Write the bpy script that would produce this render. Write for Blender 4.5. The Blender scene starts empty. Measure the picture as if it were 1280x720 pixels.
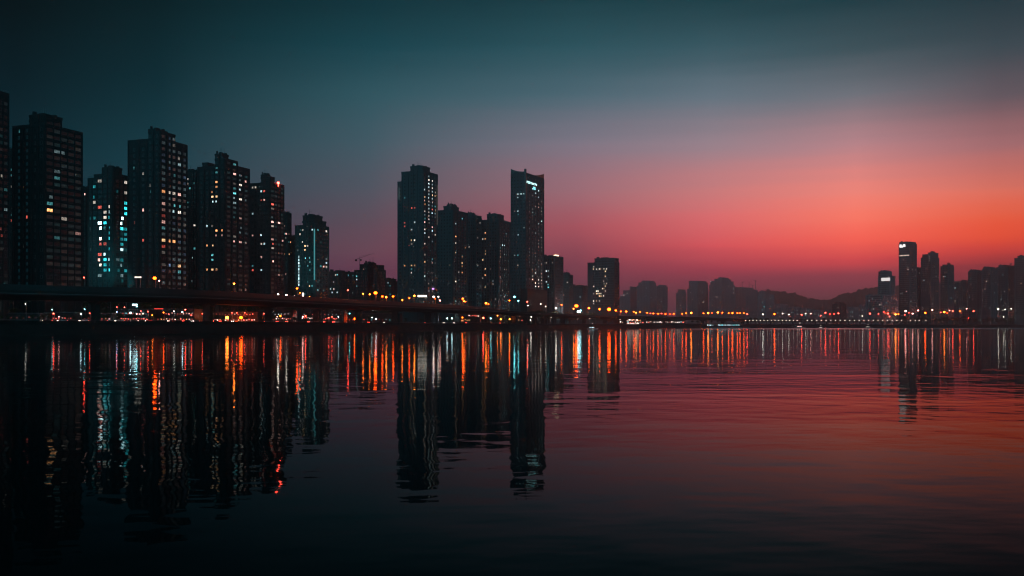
import bpy, math, random
from math import sin, cos, radians as R, pi, atan2, sqrt
rnd = random.Random(11)
scn = bpy.context.scene
C = scn.collection
F, HY, EYE = 1200.0, 407.0, 4.5          # focal length in photo pixels, horizon row, eye height
GZ = 6.2                                 # height of the city ground above the water

def ray(px): return (px - 640.0) / F
def zat(py, D): return EYE + (HY - py) / F * D

# ------------------------------------------------------------------ mesh helper
class MB:
    def __init__(s): s.v = []; s.f = []; s.m = []
    def quadbox(s, p, mi=0):                       # 8 corners: bottom 4 ccw, top 4 ccw
        b = len(s.v); s.v += [tuple(q) for q in p]
        for q in ((3,2,1,0),(4,5,6,7),(0,1,5,4),(1,2,6,5),(2,3,7,6),(3,0,4,7)):
            s.f.append(tuple(b+i for i in q)); s.m.append(mi)
    def box(s, x0, x1, y0, y1, z0, z1, mi=0):
        s.quadbox([(x0,y0,z0),(x1,y0,z0),(x1,y1,z0),(x0,y1,z0),(x0,y0,z1),(x1,y0,z1),(x1,y1,z1),(x0,y1,z1)], mi)
    def tube(s, p, q, r0, r1=None, n=6, mi=0):
        r1 = r0 if r1 is None else r1
        d = [q[i]-p[i] for i in range(3)]; l = sqrt(sum(a*a for a in d)) or 1; d = [a/l for a in d]
        a = (1,0,0) if abs(d[2]) > .9 else (0,0,1)
        u = (d[1]*a[2]-d[2]*a[1], d[2]*a[0]-d[0]*a[2], d[0]*a[1]-d[1]*a[0]); ul = sqrt(sum(x*x for x in u)); u = [x/ul for x in u]
        w = (d[1]*u[2]-d[2]*u[1], d[2]*u[0]-d[0]*u[2], d[0]*u[1]-d[1]*u[0])
        b = len(s.v)
        for c, r in ((p, r0), (q, r1)):
            for k in range(n):
                t = 2*pi*k/n; s.v.append(tuple(c[i]+r*(cos(t)*u[i]+sin(t)*w[i]) for i in range(3)))
        for k in range(n):
            s.f.append((b+k, b+(k+1)%n, b+n+(k+1)%n, b+n+k)); s.m.append(mi)
        s.f.append(tuple(b+k for k in range(n-1,-1,-1))); s.m.append(mi)
        s.f.append(tuple(b+n+k for k in range(n))); s.m.append(mi)
    def ball(s, c, rx, ry=None, rz=None, n=8, k=5, mi=0):
        ry = ry or rx; rz = rz or rx; b = len(s.v)
        for i in range(1, k):
            t = pi*i/k
            for j in range(n):
                p = 2*pi*j/n; s.v.append((c[0]+rx*sin(t)*cos(p), c[1]+ry*sin(t)*sin(p), c[2]+rz*cos(t)))
        s.v += [(c[0],c[1],c[2]+rz), (c[0],c[1],c[2]-rz)]; T = len(s.v)-2
        for j in range(n): s.f.append((T, b+j, b+(j+1)%n)); s.m.append(mi)
        for i in range(k-2):
            for j in range(n):
                s.f.append((b+i*n+j, b+(i+1)*n+j, b+(i+1)*n+(j+1)%n, b+i*n+(j+1)%n)); s.m.append(mi)
        e = b+(k-2)*n
        for j in range(n): s.f.append((T+1, e+(j+1)%n, e+j)); s.m.append(mi)
    def prism(s, poly, y0, y1, mi=0):              # polygon in xz (ccw seen from -y), extruded along y
        n = len(poly); b = len(s.v)
        s.v += [(x,y0,z) for x,z in poly] + [(x,y1,z) for x,z in poly]
        s.f.append(tuple(b+k for k in range(n))); s.m.append(mi)
        s.f.append(tuple(b+n+k for k in range(n-1,-1,-1))); s.m.append(mi)
        for k in range(n):
            k2 = (k+1)%n; s.f.append((b+k2, b+k, b+n+k, b+n+k2)); s.m.append(mi)
    def mesh(s, name, *mats):
        me = bpy.data.meshes.new(name); me.from_pydata(s.v, [], s.f); me.update()
        for m in mats: me.materials.append(m)
        if len(mats) > 1: me.polygons.foreach_set('material_index', s.m)
        return me
    def obj(s, name, mats, parent=None):
        if not isinstance(mats, (list, tuple)): mats = [mats]
        return put(name, s.mesh(name, *mats), parent)

def put(name, me, parent=None, loc=None, rz=0):
    o = bpy.data.objects.new(name, me); C.objects.link(o)
    if parent: o.parent = parent
    if loc: o.location = loc
    if rz: o.rotation_euler = (0,0,rz)
    return o

USED = {}
def tag(o, label, cat, group=None, kind=None):
    if label: o['label'] = label
    if cat: o['category'] = cat
    if group: o['group'] = group
    if kind: o['kind'] = kind
    return o
def thing(name, label, cat, loc, rz=0, group=None):
    o = put(name, None, None, loc, rz); o.empty_display_size = 1
    return tag(o, label, cat, group)
def setmat(o, m, i=0):
    o.material_slots[i].link = 'OBJECT'; o.material_slots[i].material = m

# ------------------------------------------------------------------ materials
def newmat(name):
    m = bpy.data.materials.new(name); m.use_nodes = True
    return m, m.node_tree.nodes, m.node_tree.links
def surf(name, col, rough=.8, spec=.3, noise=.25, scale=.15, metal=0, stretch=(1,1,1), ior=None):
    m, n, l = newmat(name); b = n['Principled BSDF']
    b.inputs['Roughness'].default_value = rough; b.inputs['Metallic'].default_value = metal
    b.inputs['Specular IOR Level'].default_value = spec
    if ior: b.inputs['IOR'].default_value = ior
    tc = n.new('ShaderNodeTexCoord'); mp = n.new('ShaderNodeMapping'); mp.inputs['Scale'].default_value = stretch
    nz = n.new('ShaderNodeTexNoise'); nz.inputs['Scale'].default_value = scale; nz.inputs['Detail'].default_value = 5
    mr = n.new('ShaderNodeMapRange'); mr.inputs['From Min'].default_value = .3; mr.inputs['From Max'].default_value = .7
    mr.inputs['To Min'].default_value = 1-noise; mr.inputs['To Max'].default_value = 1+noise
    mx = n.new('ShaderNodeVectorMath'); mx.operation = 'SCALE'; mx.inputs[0].default_value = col
    l.new(tc.outputs['Object'], mp.inputs[0]); l.new(mp.outputs[0], nz.inputs['Vector']); l.new(nz.outputs[0], mr.inputs[0])
    l.new(mr.outputs[0], mx.inputs['Scale']); l.new(mx.outputs[0], b.inputs['Base Color'])
    return m
def emit(name, col, st, sample=True, room=False):
    m, n, l = newmat(name); b = n['Principled BSDF']
    b.inputs['Base Color'].default_value = (.05,.05,.05,1); b.inputs['Roughness'].default_value = .4
    b.inputs['Emission Color'].default_value = (*col,1); b.inputs['Emission Strength'].default_value = st
    if room:                                        # noise varies the pane glow; in lit rooms it suggests curtains and furniture
        tc = n.new('ShaderNodeTexCoord'); nz = n.new('ShaderNodeTexNoise'); nz.inputs['Scale'].default_value = 1.1
        mr = n.new('ShaderNodeMapRange'); mr.inputs['From Min'].default_value = .35; mr.inputs['From Max'].default_value = .65
        mr.inputs['To Min'].default_value = st*.35; mr.inputs['To Max'].default_value = st*1.5
        ge = n.new('ShaderNodeNewGeometry'); 
        l.new(ge.outputs['Position'], nz.inputs['Vector']); l.new(nz.outputs[0], mr.inputs[0]); l.new(mr.outputs[0], b.inputs['Emission Strength'])
    m.cycles.emission_sampling = 'FRONT' if sample else 'NONE'
    return m

CONC = surf('tower_concrete', (.028,.040,.043), .85, .25, .2, .08, stretch=(1,1,.25))
CONC2 = surf('tower_render_light', (.06,.078,.082), .8, .25, .18, .08, stretch=(1,1,.25))
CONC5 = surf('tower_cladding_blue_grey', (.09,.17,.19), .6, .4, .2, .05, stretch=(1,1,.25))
PODM = surf('podium_stone', (.03,.034,.036), .8, .2)
CONC4 = surf('tower_cladding_teal_grey', (.04,.10,.115), .6, .4, .2, .08, stretch=(1,1,.25))
CONC3 = surf('tower_cladding_dark', (.024,.036,.04), .6, .4, .2, .08, stretch=(1,1,.25))
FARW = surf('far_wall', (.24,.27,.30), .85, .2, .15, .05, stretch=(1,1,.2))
ROOFM = surf('roof_membrane', (.12,.13,.13), .9, .2)
GLASS = surf('window_glass', (.022,.032,.036), .09, .5, .3, .4, ior=1.55)
GLASSB = surf('curtain_wall_glass', (.02,.035,.04), .12, .5, .2, .1, ior=1.8)
FRAME = surf('window_frame', (.16,.17,.18), .5, .4)
METAL = surf('galvanised_metal', (.22,.23,.24), .45, .5, .15, 2, metal=.6)
DARKM = surf('dark_metal', (.05,.052,.055), .5, .4)
ROADC = surf('bridge_concrete', (.035,.036,.036), .85, .25, .3, .05)
ASPH = surf('asphalt', (.05,.05,.052), .9, .2, .25, .2)
BARR = surf('noise_barrier_panel', (.028,.031,.033), .4, .5, .15, .2)
LEAF = surf('leaves', (.045,.07,.03), .75, .2, .5, .6)
BARK = surf('bark', (.07,.055,.04), .9, .1)
EARTH = surf('bank_earth', (.04,.042,.036), .95, .1, .5, .05)
STONE = surf('quay_stone', (.025,.026,.026), .9, .2, .4, .15)
HILL = surf('hill_forest', (.05,.06,.045), .95, .05, .4, .02)
TYRE = surf('tyre_rubber', (.02,.02,.02), .9, .2)
CARP = [surf('car_paint_'+n, c, .3, .5, .05, 3) for n, c in (('silver',(.4,.41,.42)),('white',(.7,.7,.7)),('black',(.02,.02,.022)),('red',(.3,.03,.03)))]
HULL = surf('boat_hull_paint', (.3,.3,.3), .5, .4)

COL = {'o':(1,.06,.0025), 'y':(1,.17,.015), 'w':(1,.86,.72), 't':(.20,.90,.95), 'c':(.62,.95,1), 'p':(1,.36,.30), 'r':(1,.05,.03), 'b':(.35,.6,1), 'v':(.7,.35,1)}
WCOL = dict(COL, o=(1,.40,.14), y=(1,.60,.28), p=(1,.52,.44), r=(1,.13,.09), q=(.03,.55,.62))
NAMEC = {'q':'cyan','o':'orange','y':'amber','w':'white','t':'teal','c':'bluish white','p':'pink','r':'red','b':'blue','v':'violet'}
WIN = {}
def winmat(k, st):
    key = (k, st)
    if key not in WIN: WIN[key] = emit('pane_glow_%s' % NAMEC[k].replace(' ','_'), WCOL[k], st, False, True)  # serves lit rooms and the faint glow painted into dark panes
    return WIN[key]
LMP = {}
def lampmat(k, st, sample=False):
    key = (k, st, sample)
    if key not in LMP: LMP[key] = emit('lamp_glow_%s' % NAMEC[k].replace(' ','_'), COL[k], st, sample)
    return LMP[key]

# ------------------------------------------------------------------ river bank line
BK = [(-900,300),(-300,350),(-100,385),(0,415),(120,446),(250,490),(360,580),(480,720),(600,900),(700,1080),(900,1500),(1100,1850),(1280,2100),(1500,2400),(2600,3300)]
def bankD(px):
    if px <= BK[0][0]: return BK[0][1]
    for i in range(len(BK)-1):
        x0,y0 = BK[i]; x1,y1 = BK[i+1]
        if px <= x1:
            t = (px-x0)/(x1-x0)
            ym = BK[max(i-1,0)]; yp = BK[min(i+2,len(BK)-1)]
            m0 = (y1-ym[1])/(x1-ym[0])*(x1-x0) if i else (y1-y0); m1 = (yp[1]-y0)/(yp[0]-x0)*(x1-x0) if i+2 < len(BK) else (y1-y0)
            return (2*t**3-3*t*t+1)*y0+(t**3-2*t*t+t)*m0+(-2*t**3+3*t*t)*y1+(t**3-t*t)*m1
    return BK[-1][1]
def bank(px, off=0):
    D = bankD(px)+off
    return ray(px)*D, D

def strip(name, pxs, offs_z, mat, kind='structure', parent=None):
    """a sheet swept along the bank: offs_z is a list of (offset, height), closed into a solid when given as a ring"""
    mb = MB(); n = len(offs_z)
    for px in pxs:
        for off, z in offs_z:
            o = off(px) if callable(off) else off
            zz = z(px) if callable(z) else z
            if o > 4000: mb.v.append((max(-6000,min(6000,ray(px)*8800)), 8800, zz))
            else:
                x, y = bank(px, o); mb.v.append((x, y, zz))
    for i in range(len(pxs)-1):
        for k in range(n-1):
            a = i*n+k; mb.f.append((a, a+n, a+n+1, a+1)); mb.m.append(0)
    o = mb.obj(name, mat, parent)
    if kind: tag(o, None, None, None, kind)
    return o
def ringstrip(name, pxs, ring, mat, parent=None):
    mb = MB(); n = len(ring)
    for px in pxs:
        for off, z in ring:
            o = off(px) if callable(off) else off; zz = z(px) if callable(z) else z
            x, y = bank(px, o); mb.v.append((x, y, zz))
    for i in range(len(pxs)-1):
        for k in range(n):
            a = i*n+k; b = i*n+(k+1)%n
            mb.f.append((a, a+n, b+n, b)); mb.m.append(0)
    mb.f.append(tuple(range(n-1,-1,-1))); mb.m.append(0)
    e = (len(pxs)-1)*n; mb.f.append(tuple(e+k for k in range(n))); mb.m.append(0)
    return mb.obj(name, mat, parent)

ALLPX = list(range(-900,-100,80))+list(range(-100,1520,10))+list(range(1520,2601,90))
strip('riverbank', ALLPX, [(0,-2.5),(2,.5),(9,GZ-1.2),(9.3,GZ-.3),(16,GZ-.3),(16.2,GZ)], STONE)
strip('ground', ALLPX, [(16.2,GZ),(70,GZ+.2),(600,GZ+1.5),(5000,GZ+4)], EARTH)
strip('promenade', ALLPX, [(10.2,GZ-.295),(15.2,GZ-.295)], ROADC)
strip('riverside_road', [p for p in ALLPX if -120<p<1450], [(60,GZ+.21),(74,GZ+.26)], ASPH)

# ------------------------------------------------------------------ water
def water():
    m, n, l = newmat('river_water'); n.remove(n['Principled BSDF']); out = n['Material Output']
    geo = n.new('ShaderNodeNewGeometry')
    def noise(sx, sy, rot, scale, detail=2, rough=.5):
        mp = n.new('ShaderNodeMapping'); mp.inputs['Scale'].default_value = (sx,sy,1); mp.inputs['Rotation'].default_value = (0,0,rot)
        nz = n.new('ShaderNodeTexNoise'); nz.inputs['Scale'].default_value = scale; nz.inputs['Detail'].default_value = detail; nz.inputs['Roughness'].default_value = rough
        l.new(geo.outputs['Position'], mp.inputs[0]); l.new(mp.outputs[0], nz.inputs['Vector']); return nz.outputs[0]
    def math_(op, a, b=None):
        k = n.new('ShaderNodeMath'); k.operation = op
        for i, v in enumerate((a, b)):
            if v is None: continue
            if isinstance(v, (int,float)): k.inputs[i].default_value = v
            else: l.new(v, k.inputs[i])
        return k.outputs[0]
    swell = noise(.10,.75,.10,.14,2,.45)     # long low boat wash
    chop = noise(.6,1.0,-.15,.55,2,.5)       # wind chop
    rip = noise(1,1.2,.3,2.2,2,.5)           # small ripples
    patch = noise(.4,1,.0,.012,2,.5)         # calm and ruffled patches
    pm = n.new('ShaderNodeMapRange'); pm.inputs['From Min'].default_value=.4; pm.inputs['From Max'].default_value=.62; pm.inputs['To Min'].default_value=.35; pm.inputs['To Max'].default_value=1.1
    l.new(patch, pm.inputs[0])
    h = math_('ADD', math_('MULTIPLY', swell, W['swell']), math_('ADD', math_('MULTIPLY', chop, W['chop']), math_('MULTIPLY', math_('MULTIPLY', rip, pm.outputs[0]), W['rip'])))
    gm = n.new('ShaderNodeMapRange'); gm.inputs['From Min'].default_value = 60; gm.inputs['From Max'].default_value = 190; gm.inputs['To Min'].default_value = W['gust']; gm.inputs['To Max'].default_value = 0
    sp0 = n.new('ShaderNodeSeparateXYZ'); l.new(geo.outputs['Position'], sp0.inputs[0]); l.new(sp0.outputs['Y'], gm.inputs[0])
    gust = noise(1.0,.8,.2,.42,1,.4)         # short waves on the near, open part of the river
    h = math_('ADD', h, math_('MULTIPLY', gust, gm.outputs[0]))
    bp = n.new('ShaderNodeBump'); bp.inputs['Strength'].default_value = 1; bp.inputs['Distance'].default_value = 1
    l.new(h, bp.inputs['Height'])
    gl = n.new('ShaderNodeBsdfGlossy'); gl.distribution = 'GGX'; gl.inputs['Color'].default_value = (.86,.98,1,1)
    # sub-pixel wavelets: far water averages more of them into each pixel, near water resolves them
    sep = n.new('ShaderNodeSeparateXYZ'); l.new(geo.outputs['Position'], sep.inputs[0])
    rr = n.new('ShaderNodeMapRange'); rr.inputs['From Min'].default_value = 20; rr.inputs['From Max'].default_value = 220
    rr.inputs['To Min'].default_value = W['r0']; rr.inputs['To Max'].default_value = W['r1']
    l.new(sep.outputs['Y'], rr.inputs[0])
    # a wind-ruffled band under the far bank
    rb = n.new('ShaderNodeMapRange'); rb.inputs['From Min'].default_value = 1120; rb.inputs['From Max'].default_value = 1300; rb.inputs['To Min'].default_value = 0; rb.inputs['To Max'].default_value = .2
    l.new(sep.outputs['Y'], rb.inputs[0]); l.new(math_('ADD', rr.outputs[0], rb.outputs[0]), gl.inputs['Roughness'])
    df = n.new('ShaderNodeBsdfDiffuse'); df.inputs['Color'].default_value = (.004,.010,.012,1)
    fr = n.new('ShaderNodeFresnel'); fr.inputs['IOR'].default_value = W['ior']
    l.new(bp.outputs[0], gl.inputs['Normal']); 
    mx = n.new('ShaderNodeMixShader'); l.new(math_('POWER', fr.outputs[0], 1.5), mx.inputs[0]); l.new(df.outputs[0], mx.inputs[1]); l.new(gl.outputs[0], mx.inputs[2])
    l.new(mx.outputs[0], out.inputs['Surface'])
    return m
W = dict(swell=.07, chop=.021, rip=.002, r0=.03, r1=.062, gust=.026, ior=1.10)
mb = MB(); mb.v = [(-6000,-300,0),(6000,-300,0),(6000,8800,0),(-6000,8800,0)]; mb.f = [(0,1,2,3)]; mb.m=[0]
tag(mb.obj('water', water()), None, None, None, 'structure')

# ------------------------------------------------------------------ hills
def hills(ridge, D, depth, name):
    mb = MB(); n = 14; xs = []
    x = ridge[0][0]
    while x <= ridge[-1][0]:
        for i in range(len(ridge)-1):
            if ridge[i][0] <= x <= ridge[i+1][0]:
                t = (x-ridge[i][0])/(ridge[i+1][0]-ridge[i][0]); t = t*t*(3-2*t); y = ridge[i][1]*(1-t)+ridge[i+1][1]*t; break
        xs.append((x, y + rnd.uniform(-.7,.5))); x += 2
    for px, py in xs:
        zr = zat(py, D)
        for k in range(n):
            t = k/(n-1)*2-1; d = D+t*depth
            z = (GZ+2)+(zr-GZ-2)*max(0,cos(t*pi/2))**1.2 + (rnd.uniform(-5,5) if 0<k<n-1 and k != n//2 else 0)
            mb.v.append((ray(px)*d, d, z))
    for i in range(len(xs)-1):
        for k in range(n-1):
            a=i*n+k; mb.f.append((a,a+n,a+n+1,a+1)); mb.m.append(0)
    o = mb.obj(name, HILL)
    for p in o.data.polygons: p.use_smooth = True
    tag(o, None, None, None, 'structure')
hills([(860,404),(900,380),(930,366),(962,362.5),(990,366),(1012,373),(1032,375),(1060,366),(1085,360),(1112,357),(1150,356),(1200,350),(1260,362),(1330,380),(1400,404)], 5200, 500, 'hills')

# ------------------------------------------------------------------ towers
WMESH = {}
def window_mesh(w, h):
    key = (round(w,2), round(h,2))
    if key not in WMESH:
        mb = MB()
        mb.box(-w/2+.1,w/2-.1,-.07,.03,-h/2+.1,h/2-.1,0)
        for x0,x1,z0,z1 in ((-w/2,w/2,-h/2,-h/2+.1),(-w/2,w/2,h/2-.1,h/2),(-w/2,-w/2+.1,-h/2+.1,h/2-.1),(w/2-.1,w/2,-h/2+.1,h/2-.1)):
            mb.box(x0,x1,-.13,.03,z0,z1,1)
        if w > 1.2: mb.box(-.05,.05,-.11,-.072,-h/2+.1,h/2-.1,1)
        WMESH[key] = mb.mesh('window', GLASS, FRAME)
    return WMESH[key]

LAND = []                                          # (px, phrase) landmarks for labels
def tower(name, label, cat, L, Cx, Rx, D, th, blocks, fh=3.2, left=(), right=(), lit=(), wall=CONC, prob=(0,0), pal='www', st=.9,
          dim=0, dimpal='wctp', dimst=.035, ledge=True, fins=True, wh=1.5, zlow=15, extra=None, cap=100, group=None, bright=(), curtain=False, seed=None):
    rg = random.Random(seed if seed is not None else int(L*31+Rx))
    th = R(th); s, c = sin(th), cos(th)
    X = ray(Cx)*D
    WR = (ray(Rx)*D-X)/(s-ray(Rx)*c) if Rx > Cx else 0
    WL = (X-ray(L)*D)/(c+ray(L)*s)
    if WR <= 2: WR = max(WL*.6, 12)
    root = thing(name, label, cat, (X, D, GZ), -th, group)
    bl = [(-a1*WL, -a0*WL, b0*WR, b1*WR, zat(ty, D)-GZ, a0, a1, b0, b1) for a0,a1,b0,b1,ty in blocks]
    mb = MB()
    for i,(x0,x1,y0,y1,z,*_) in enumerate(bl):
        e = .004*i
        mb.box(x0+e, x1-e, y0+e, y1-e, -.8, z)
    def topL(a): return max([b[4] for b in bl if b[5]-1e-6 <= a <= b[6]+1e-6 and b[7] == 0] or [0])
    def topR(t): return max([b[4] for b in bl if b[7]-1e-6 <= t <= b[8]+1e-6 and b[5] == 0] or [0])
    # parapets, roof plant
    pr = MB()
    for (x0,x1,y0,y1,z,*_) in bl:
        hgt = .9; t = .35; o_ = .18
        for q in ((x0-o_,x1+o_,y0-o_,y0+t),(x0-o_,x1+o_,y1-t,y1+o_),(x0-o_,x0+t,y0+t,y1-t),(x1-t,x1+o_,y0+t,y1-t)):
            pr.box(*q, z-.5, z+hgt)
    def proj(lx, ly, lz):
        wx = X + lx*c + ly*s; wy = D - lx*s + ly*c
        return 640+F*wx/wy, HY-(lz+GZ-EYE)*F/wy, wy
    # facade relief
    wins = []
    z0 = max(zlow, 4)
    for face, cols in (('L', left), ('R', right)):
        Wf = WL if face == 'L' else WR
        for fc, w in cols:
            top = topL(fc) if face == 'L' else topR(fc)
            k = 0
            while z0+k*fh+fh*.5+wh*.5 < top-.8:
                z = z0+k*fh+fh*.5
                lx, ly = (-fc*Wf, 0) if face == 'L' else (0, fc*Wf)
                p = proj(lx, ly, z); wins.append([face, lx, ly, z, w, p[0], p[1], None]); k += 1
        if fins and cols:
            edges = sorted(fc*Wf for fc,_ in cols); ws = {round(fc*Wf,4):w for fc,w in cols}
            pos = [0.0] + [(edges[i]+edges[i+1])/2 for i in range(len(edges)-1)] + [Wf]
            for j,pz in enumerate(pos):
                t = min(max(pz/Wf, .004), .996); top = (topL(t) if face=='L' else topR(t))
                if top <= 0: continue
                a0, a1 = pz-.28, pz+.28
                if j == 0: a0, a1 = .02, .5
                if j == len(pos)-1: a0, a1 = Wf-.5, Wf-.02
                if face == 'L': mb.box(-a1,-a0,-.42,.05,-.8,top-.02)
                else: mb.box(-.05,.42,a0,a1,-.8,top-.025)
        if ledge and cols:
            for b in bl:
                if (face=='L' and b[7]!=0) or (face=='R' and b[5]!=0): continue
                zz = z0; lo = max([q[4] for q in bl if q is not b and q[4] < b[4] and ((face=='L' and q[5]<=b[5] and q[6]>=b[6] and q[7]==0) or (face=='R' and q[7]<=b[7] and q[8]>=b[8] and q[5]==0))] or [0])
                while zz < b[4]-.8:
                    if zz > lo-.5:
                        if face == 'L': mb.box(b[0]+.6,b[1]-.6,-.26,.04,zz-.14,zz+.14)
                        else: mb.box(-.04,.27,b[2]+.6,b[3]-.6,zz-.14,zz+.14)
                    zz += fh
    mb.obj('body', wall, root)
    pr.obj('parapet', wall, root)
    # which windows are lit
    for (px, py, k, *q) in lit:
        best = None; bd = 6.0**2
        for wv in wins:
            if wv[7] is None:
                d = (wv[5]-px)**2*1.0+(wv[6]-py)**2
                if d < bd: bd = d; best = wv
        if best: best[7] = (k, (q[0] if q else 1.3)*rg.choice((.4,.65,.9,1.1)))
    for wv in wins:
        if wv[7] is None:
            pb = prob[0] if wv[0]=='L' else prob[1]
            if rg.random() < pb*.6: wv[7] = (rg.choice(pal), st*rg.choice((.12,.2,.35,.6,1.1)))
            elif wv[0] == 'R' and rg.random() < dim: wv[7] = ('D'+rg.choice(dimpal), dimst*rg.choice((.5,.8,1.0,1.7)))  # faint emission painted into dark panes in place of dusk sky reflections
    nl = nd = nu = 0; rest = MB(); wins.sort(key=lambda w: -w[4])
    order = wins[:]; rg.shuffle(order)
    for face,lx,ly,z,w,px,py,on in order:
        rz = 0 if face=='L' else pi/2
        if on:
            isd = on[0].startswith('D'); nm = 'faint_glow_window' if isd else 'lit_window'
            if (nd if isd else nl) >= cap: on = None
            else:
                hw = rg.random() < .3 and not isd; of = w*.19*rg.choice((-1,1)) if hw else 0
                o = put(nm, window_mesh(w*(.6 if hw else 1), wh), root, (lx+(of if face=='L' else 0),ly+(0 if face=='L' else of),z), rz)
                setmat(o, winmat(on[0][-1], round(on[1],3)))
                if isd: nd += 1
                else: nl += 1
        if not on:
            if nu < cap:
                put('window', window_mesh(w, wh), root, (lx,ly,z), rz); nu += 1
            else:
                if face=='L': rest.box(lx-w/2,lx+w/2,-.1,.03,z-wh/2,z+wh/2)
                else: rest.box(-.03,.1,ly-w/2,ly+w/2,z-wh/2,z+wh/2)
    if rest.v: 
        o = rest.obj('window', GLASS, root); tag(o, None, None, None, 'stuff')
    # roof plant
    big = max(bl, key=lambda b: b[4])
    x0,x1,y0,y1,z = big[:5]; ww = x1-x0; dd = y1-y0
    p = MB(); p.box(x0+ww*.25,x0+ww*.6,y0+dd*.3,y0+dd*.65,z-.3,z+2.2); p.box(x0+ww*.65,x0+ww*.8,y0+dd*.35,y0+dd*.5,z-.3,z+1.5)
    p.tube((x0+ww*.8,y0+dd*.75,z-.3),(x0+ww*.8,y0+dd*.75,z+1.9),1.1,1.1,10)
    p.box(x0+ww*.08,x0+ww*.2,y0+dd*.1,y0+dd*.25,z-.3,z+2.9)
    p.obj('roof_plant', wall, root)
    if D < 1400:
        p = MB(); zz = min(b_[4] for b_ in bl)+1.9; bb = min(bl, key=lambda b_: b_[4])
        for q0,q1 in (((bb[0],bb[2]+.2),(bb[1],bb[2]+.2)),((bb[1]-.2,bb[2]),(bb[1]-.2,bb[3]))):
            p.tube((q0[0],q0[1],zz),(q1[0],q1[1],zz),.05,.05,4)
            for i in range(9):
                t_ = i/8; p.tube((q0[0]+(q1[0]-q0[0])*t_,q0[1]+(q1[1]-q0[1])*t_,zz-1.1),(q0[0]+(q1[0]-q0[0])*t_,q0[1]+(q1[1]-q0[1])*t_,zz),.05,.05,4)
        p.obj('roof_railing', METAL, root)
        for _ in range(3):
            p = MB(); xx = rg.uniform(x0+.8,x1-.8); yy = rg.uniform(y0+.8,y1-.8); p.tube((xx,yy,z),(xx,yy,z+rg.uniform(3,7)),.13,.05,5); p.obj('lightning_rod', METAL, root)
    if D > 1900: 
        root['dims'] = [WL, WR]
        return root
    p = MB(); mx_, my_ = x0+ww*.4, y0+dd*.45; p.tube((mx_,my_,z+2.1),(mx_,my_,z+5.5),.09,.04); p.tube((mx_-.8,my_,z+4.4),(mx_+.8,my_,z+4.4),.04)
    p.obj('mast', METAL, root)
    root['dims'] = [WL, WR]
    if extra: extra(root, WL, WR, bl, mb)
    return root

def cols(n, w, a=.08, b=.92): return [(a+(b-a)*(i+.5)/n, w) for i in range(n)]

def glow_strip(root, x, y, z0, z1, k, st, w=.5, name='light_strip', face='L'):
    mb = MB()
    if face=='L': mb.box(x-w/2,x+w/2,-.62,-.44,z0,z1)
    else: mb.box(.44,.62,y-w/2,y+w/2,z0,z1)
    return mb.obj(name, emit(name+'_glow', COL[k], st, False), root)

AP = 'apartment_tower'; RES='tower'
# --- left bank group
tower(AP, 'cropped dark tower cut off by the left edge of the photo', RES, -70, -14, 11, 470, 18,
      [(0,1,0,1,112)], 3.3, cols(4,1.6), cols(4,2.6), [(3,220,'w',.4),(5,262,'c',.5),(2,289,'r',.25),(3,296,'r',.3),(8,240,'t',.2)], CONC3, dim=.35, dimst=.012)
tower(AP, 'narrow slab peeking out between the cropped edge tower and its stepped neighbour', RES, 2, 14, 18, 560, 20,
      [(0,1,0,1,188)], 3.3, cols(3,1.8,.3,.98), cols(2,2), [(14.5,203,'t',.3),(14.5,210,'t',.3),(14.5,216,'t',.3),(14.5,222,'t',.3),(14.5,234,'w',.3),(14,273,'r',1),(14.5,266,'t',.2)], CONC)
tower(AP, 'broad dark stepped tower with a red lamp high on its blank wall, second from left', RES, 16, 56, 103, 500, 20,
      [(0,1,0,1,156),(0,.48,0,.45,144),(0,.48,0,.14,150)], 3.5, [(.1,1.2),(.3,1.0),(.55,1.2),(.8,1.2)], cols(5,3.9,.03,.97),
      [(25,167,'t',.6),(63.5,261,'o',2.5),(32.5,270.8,'r',2.5),(62,254,'t',.25),(79,273,'w',.8),(96,295,'p',.3),(62,247,'c',.2),(73,225,'t',.2),(73,212,'c',.2),(83,188,'c',.3),(72,186,'c',.2),(72,294,'t',.2)],
      CONC, dim=.6, dimst=.012, wh=1.8)
tower(AP, 'thin dark slab with a column of teal windows beside the stepped tower', RES, 95, 108, 113, 640, 20,
      [(0,1,0,1,236)], 3.3, cols(4,1.8), cols(2,2), [(104.5,242.5,'p',3),(102,262,'t',1),(103,275,'t',.8),(103,283,'t',.8),(103,291,'t',.8),(101.5,296,'w',2.5),(101,303,'t',1),(101,312,'t',1.2),(101,317,'w',1)], CONC, prob=(.12,.1), pal='tcw')
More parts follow.
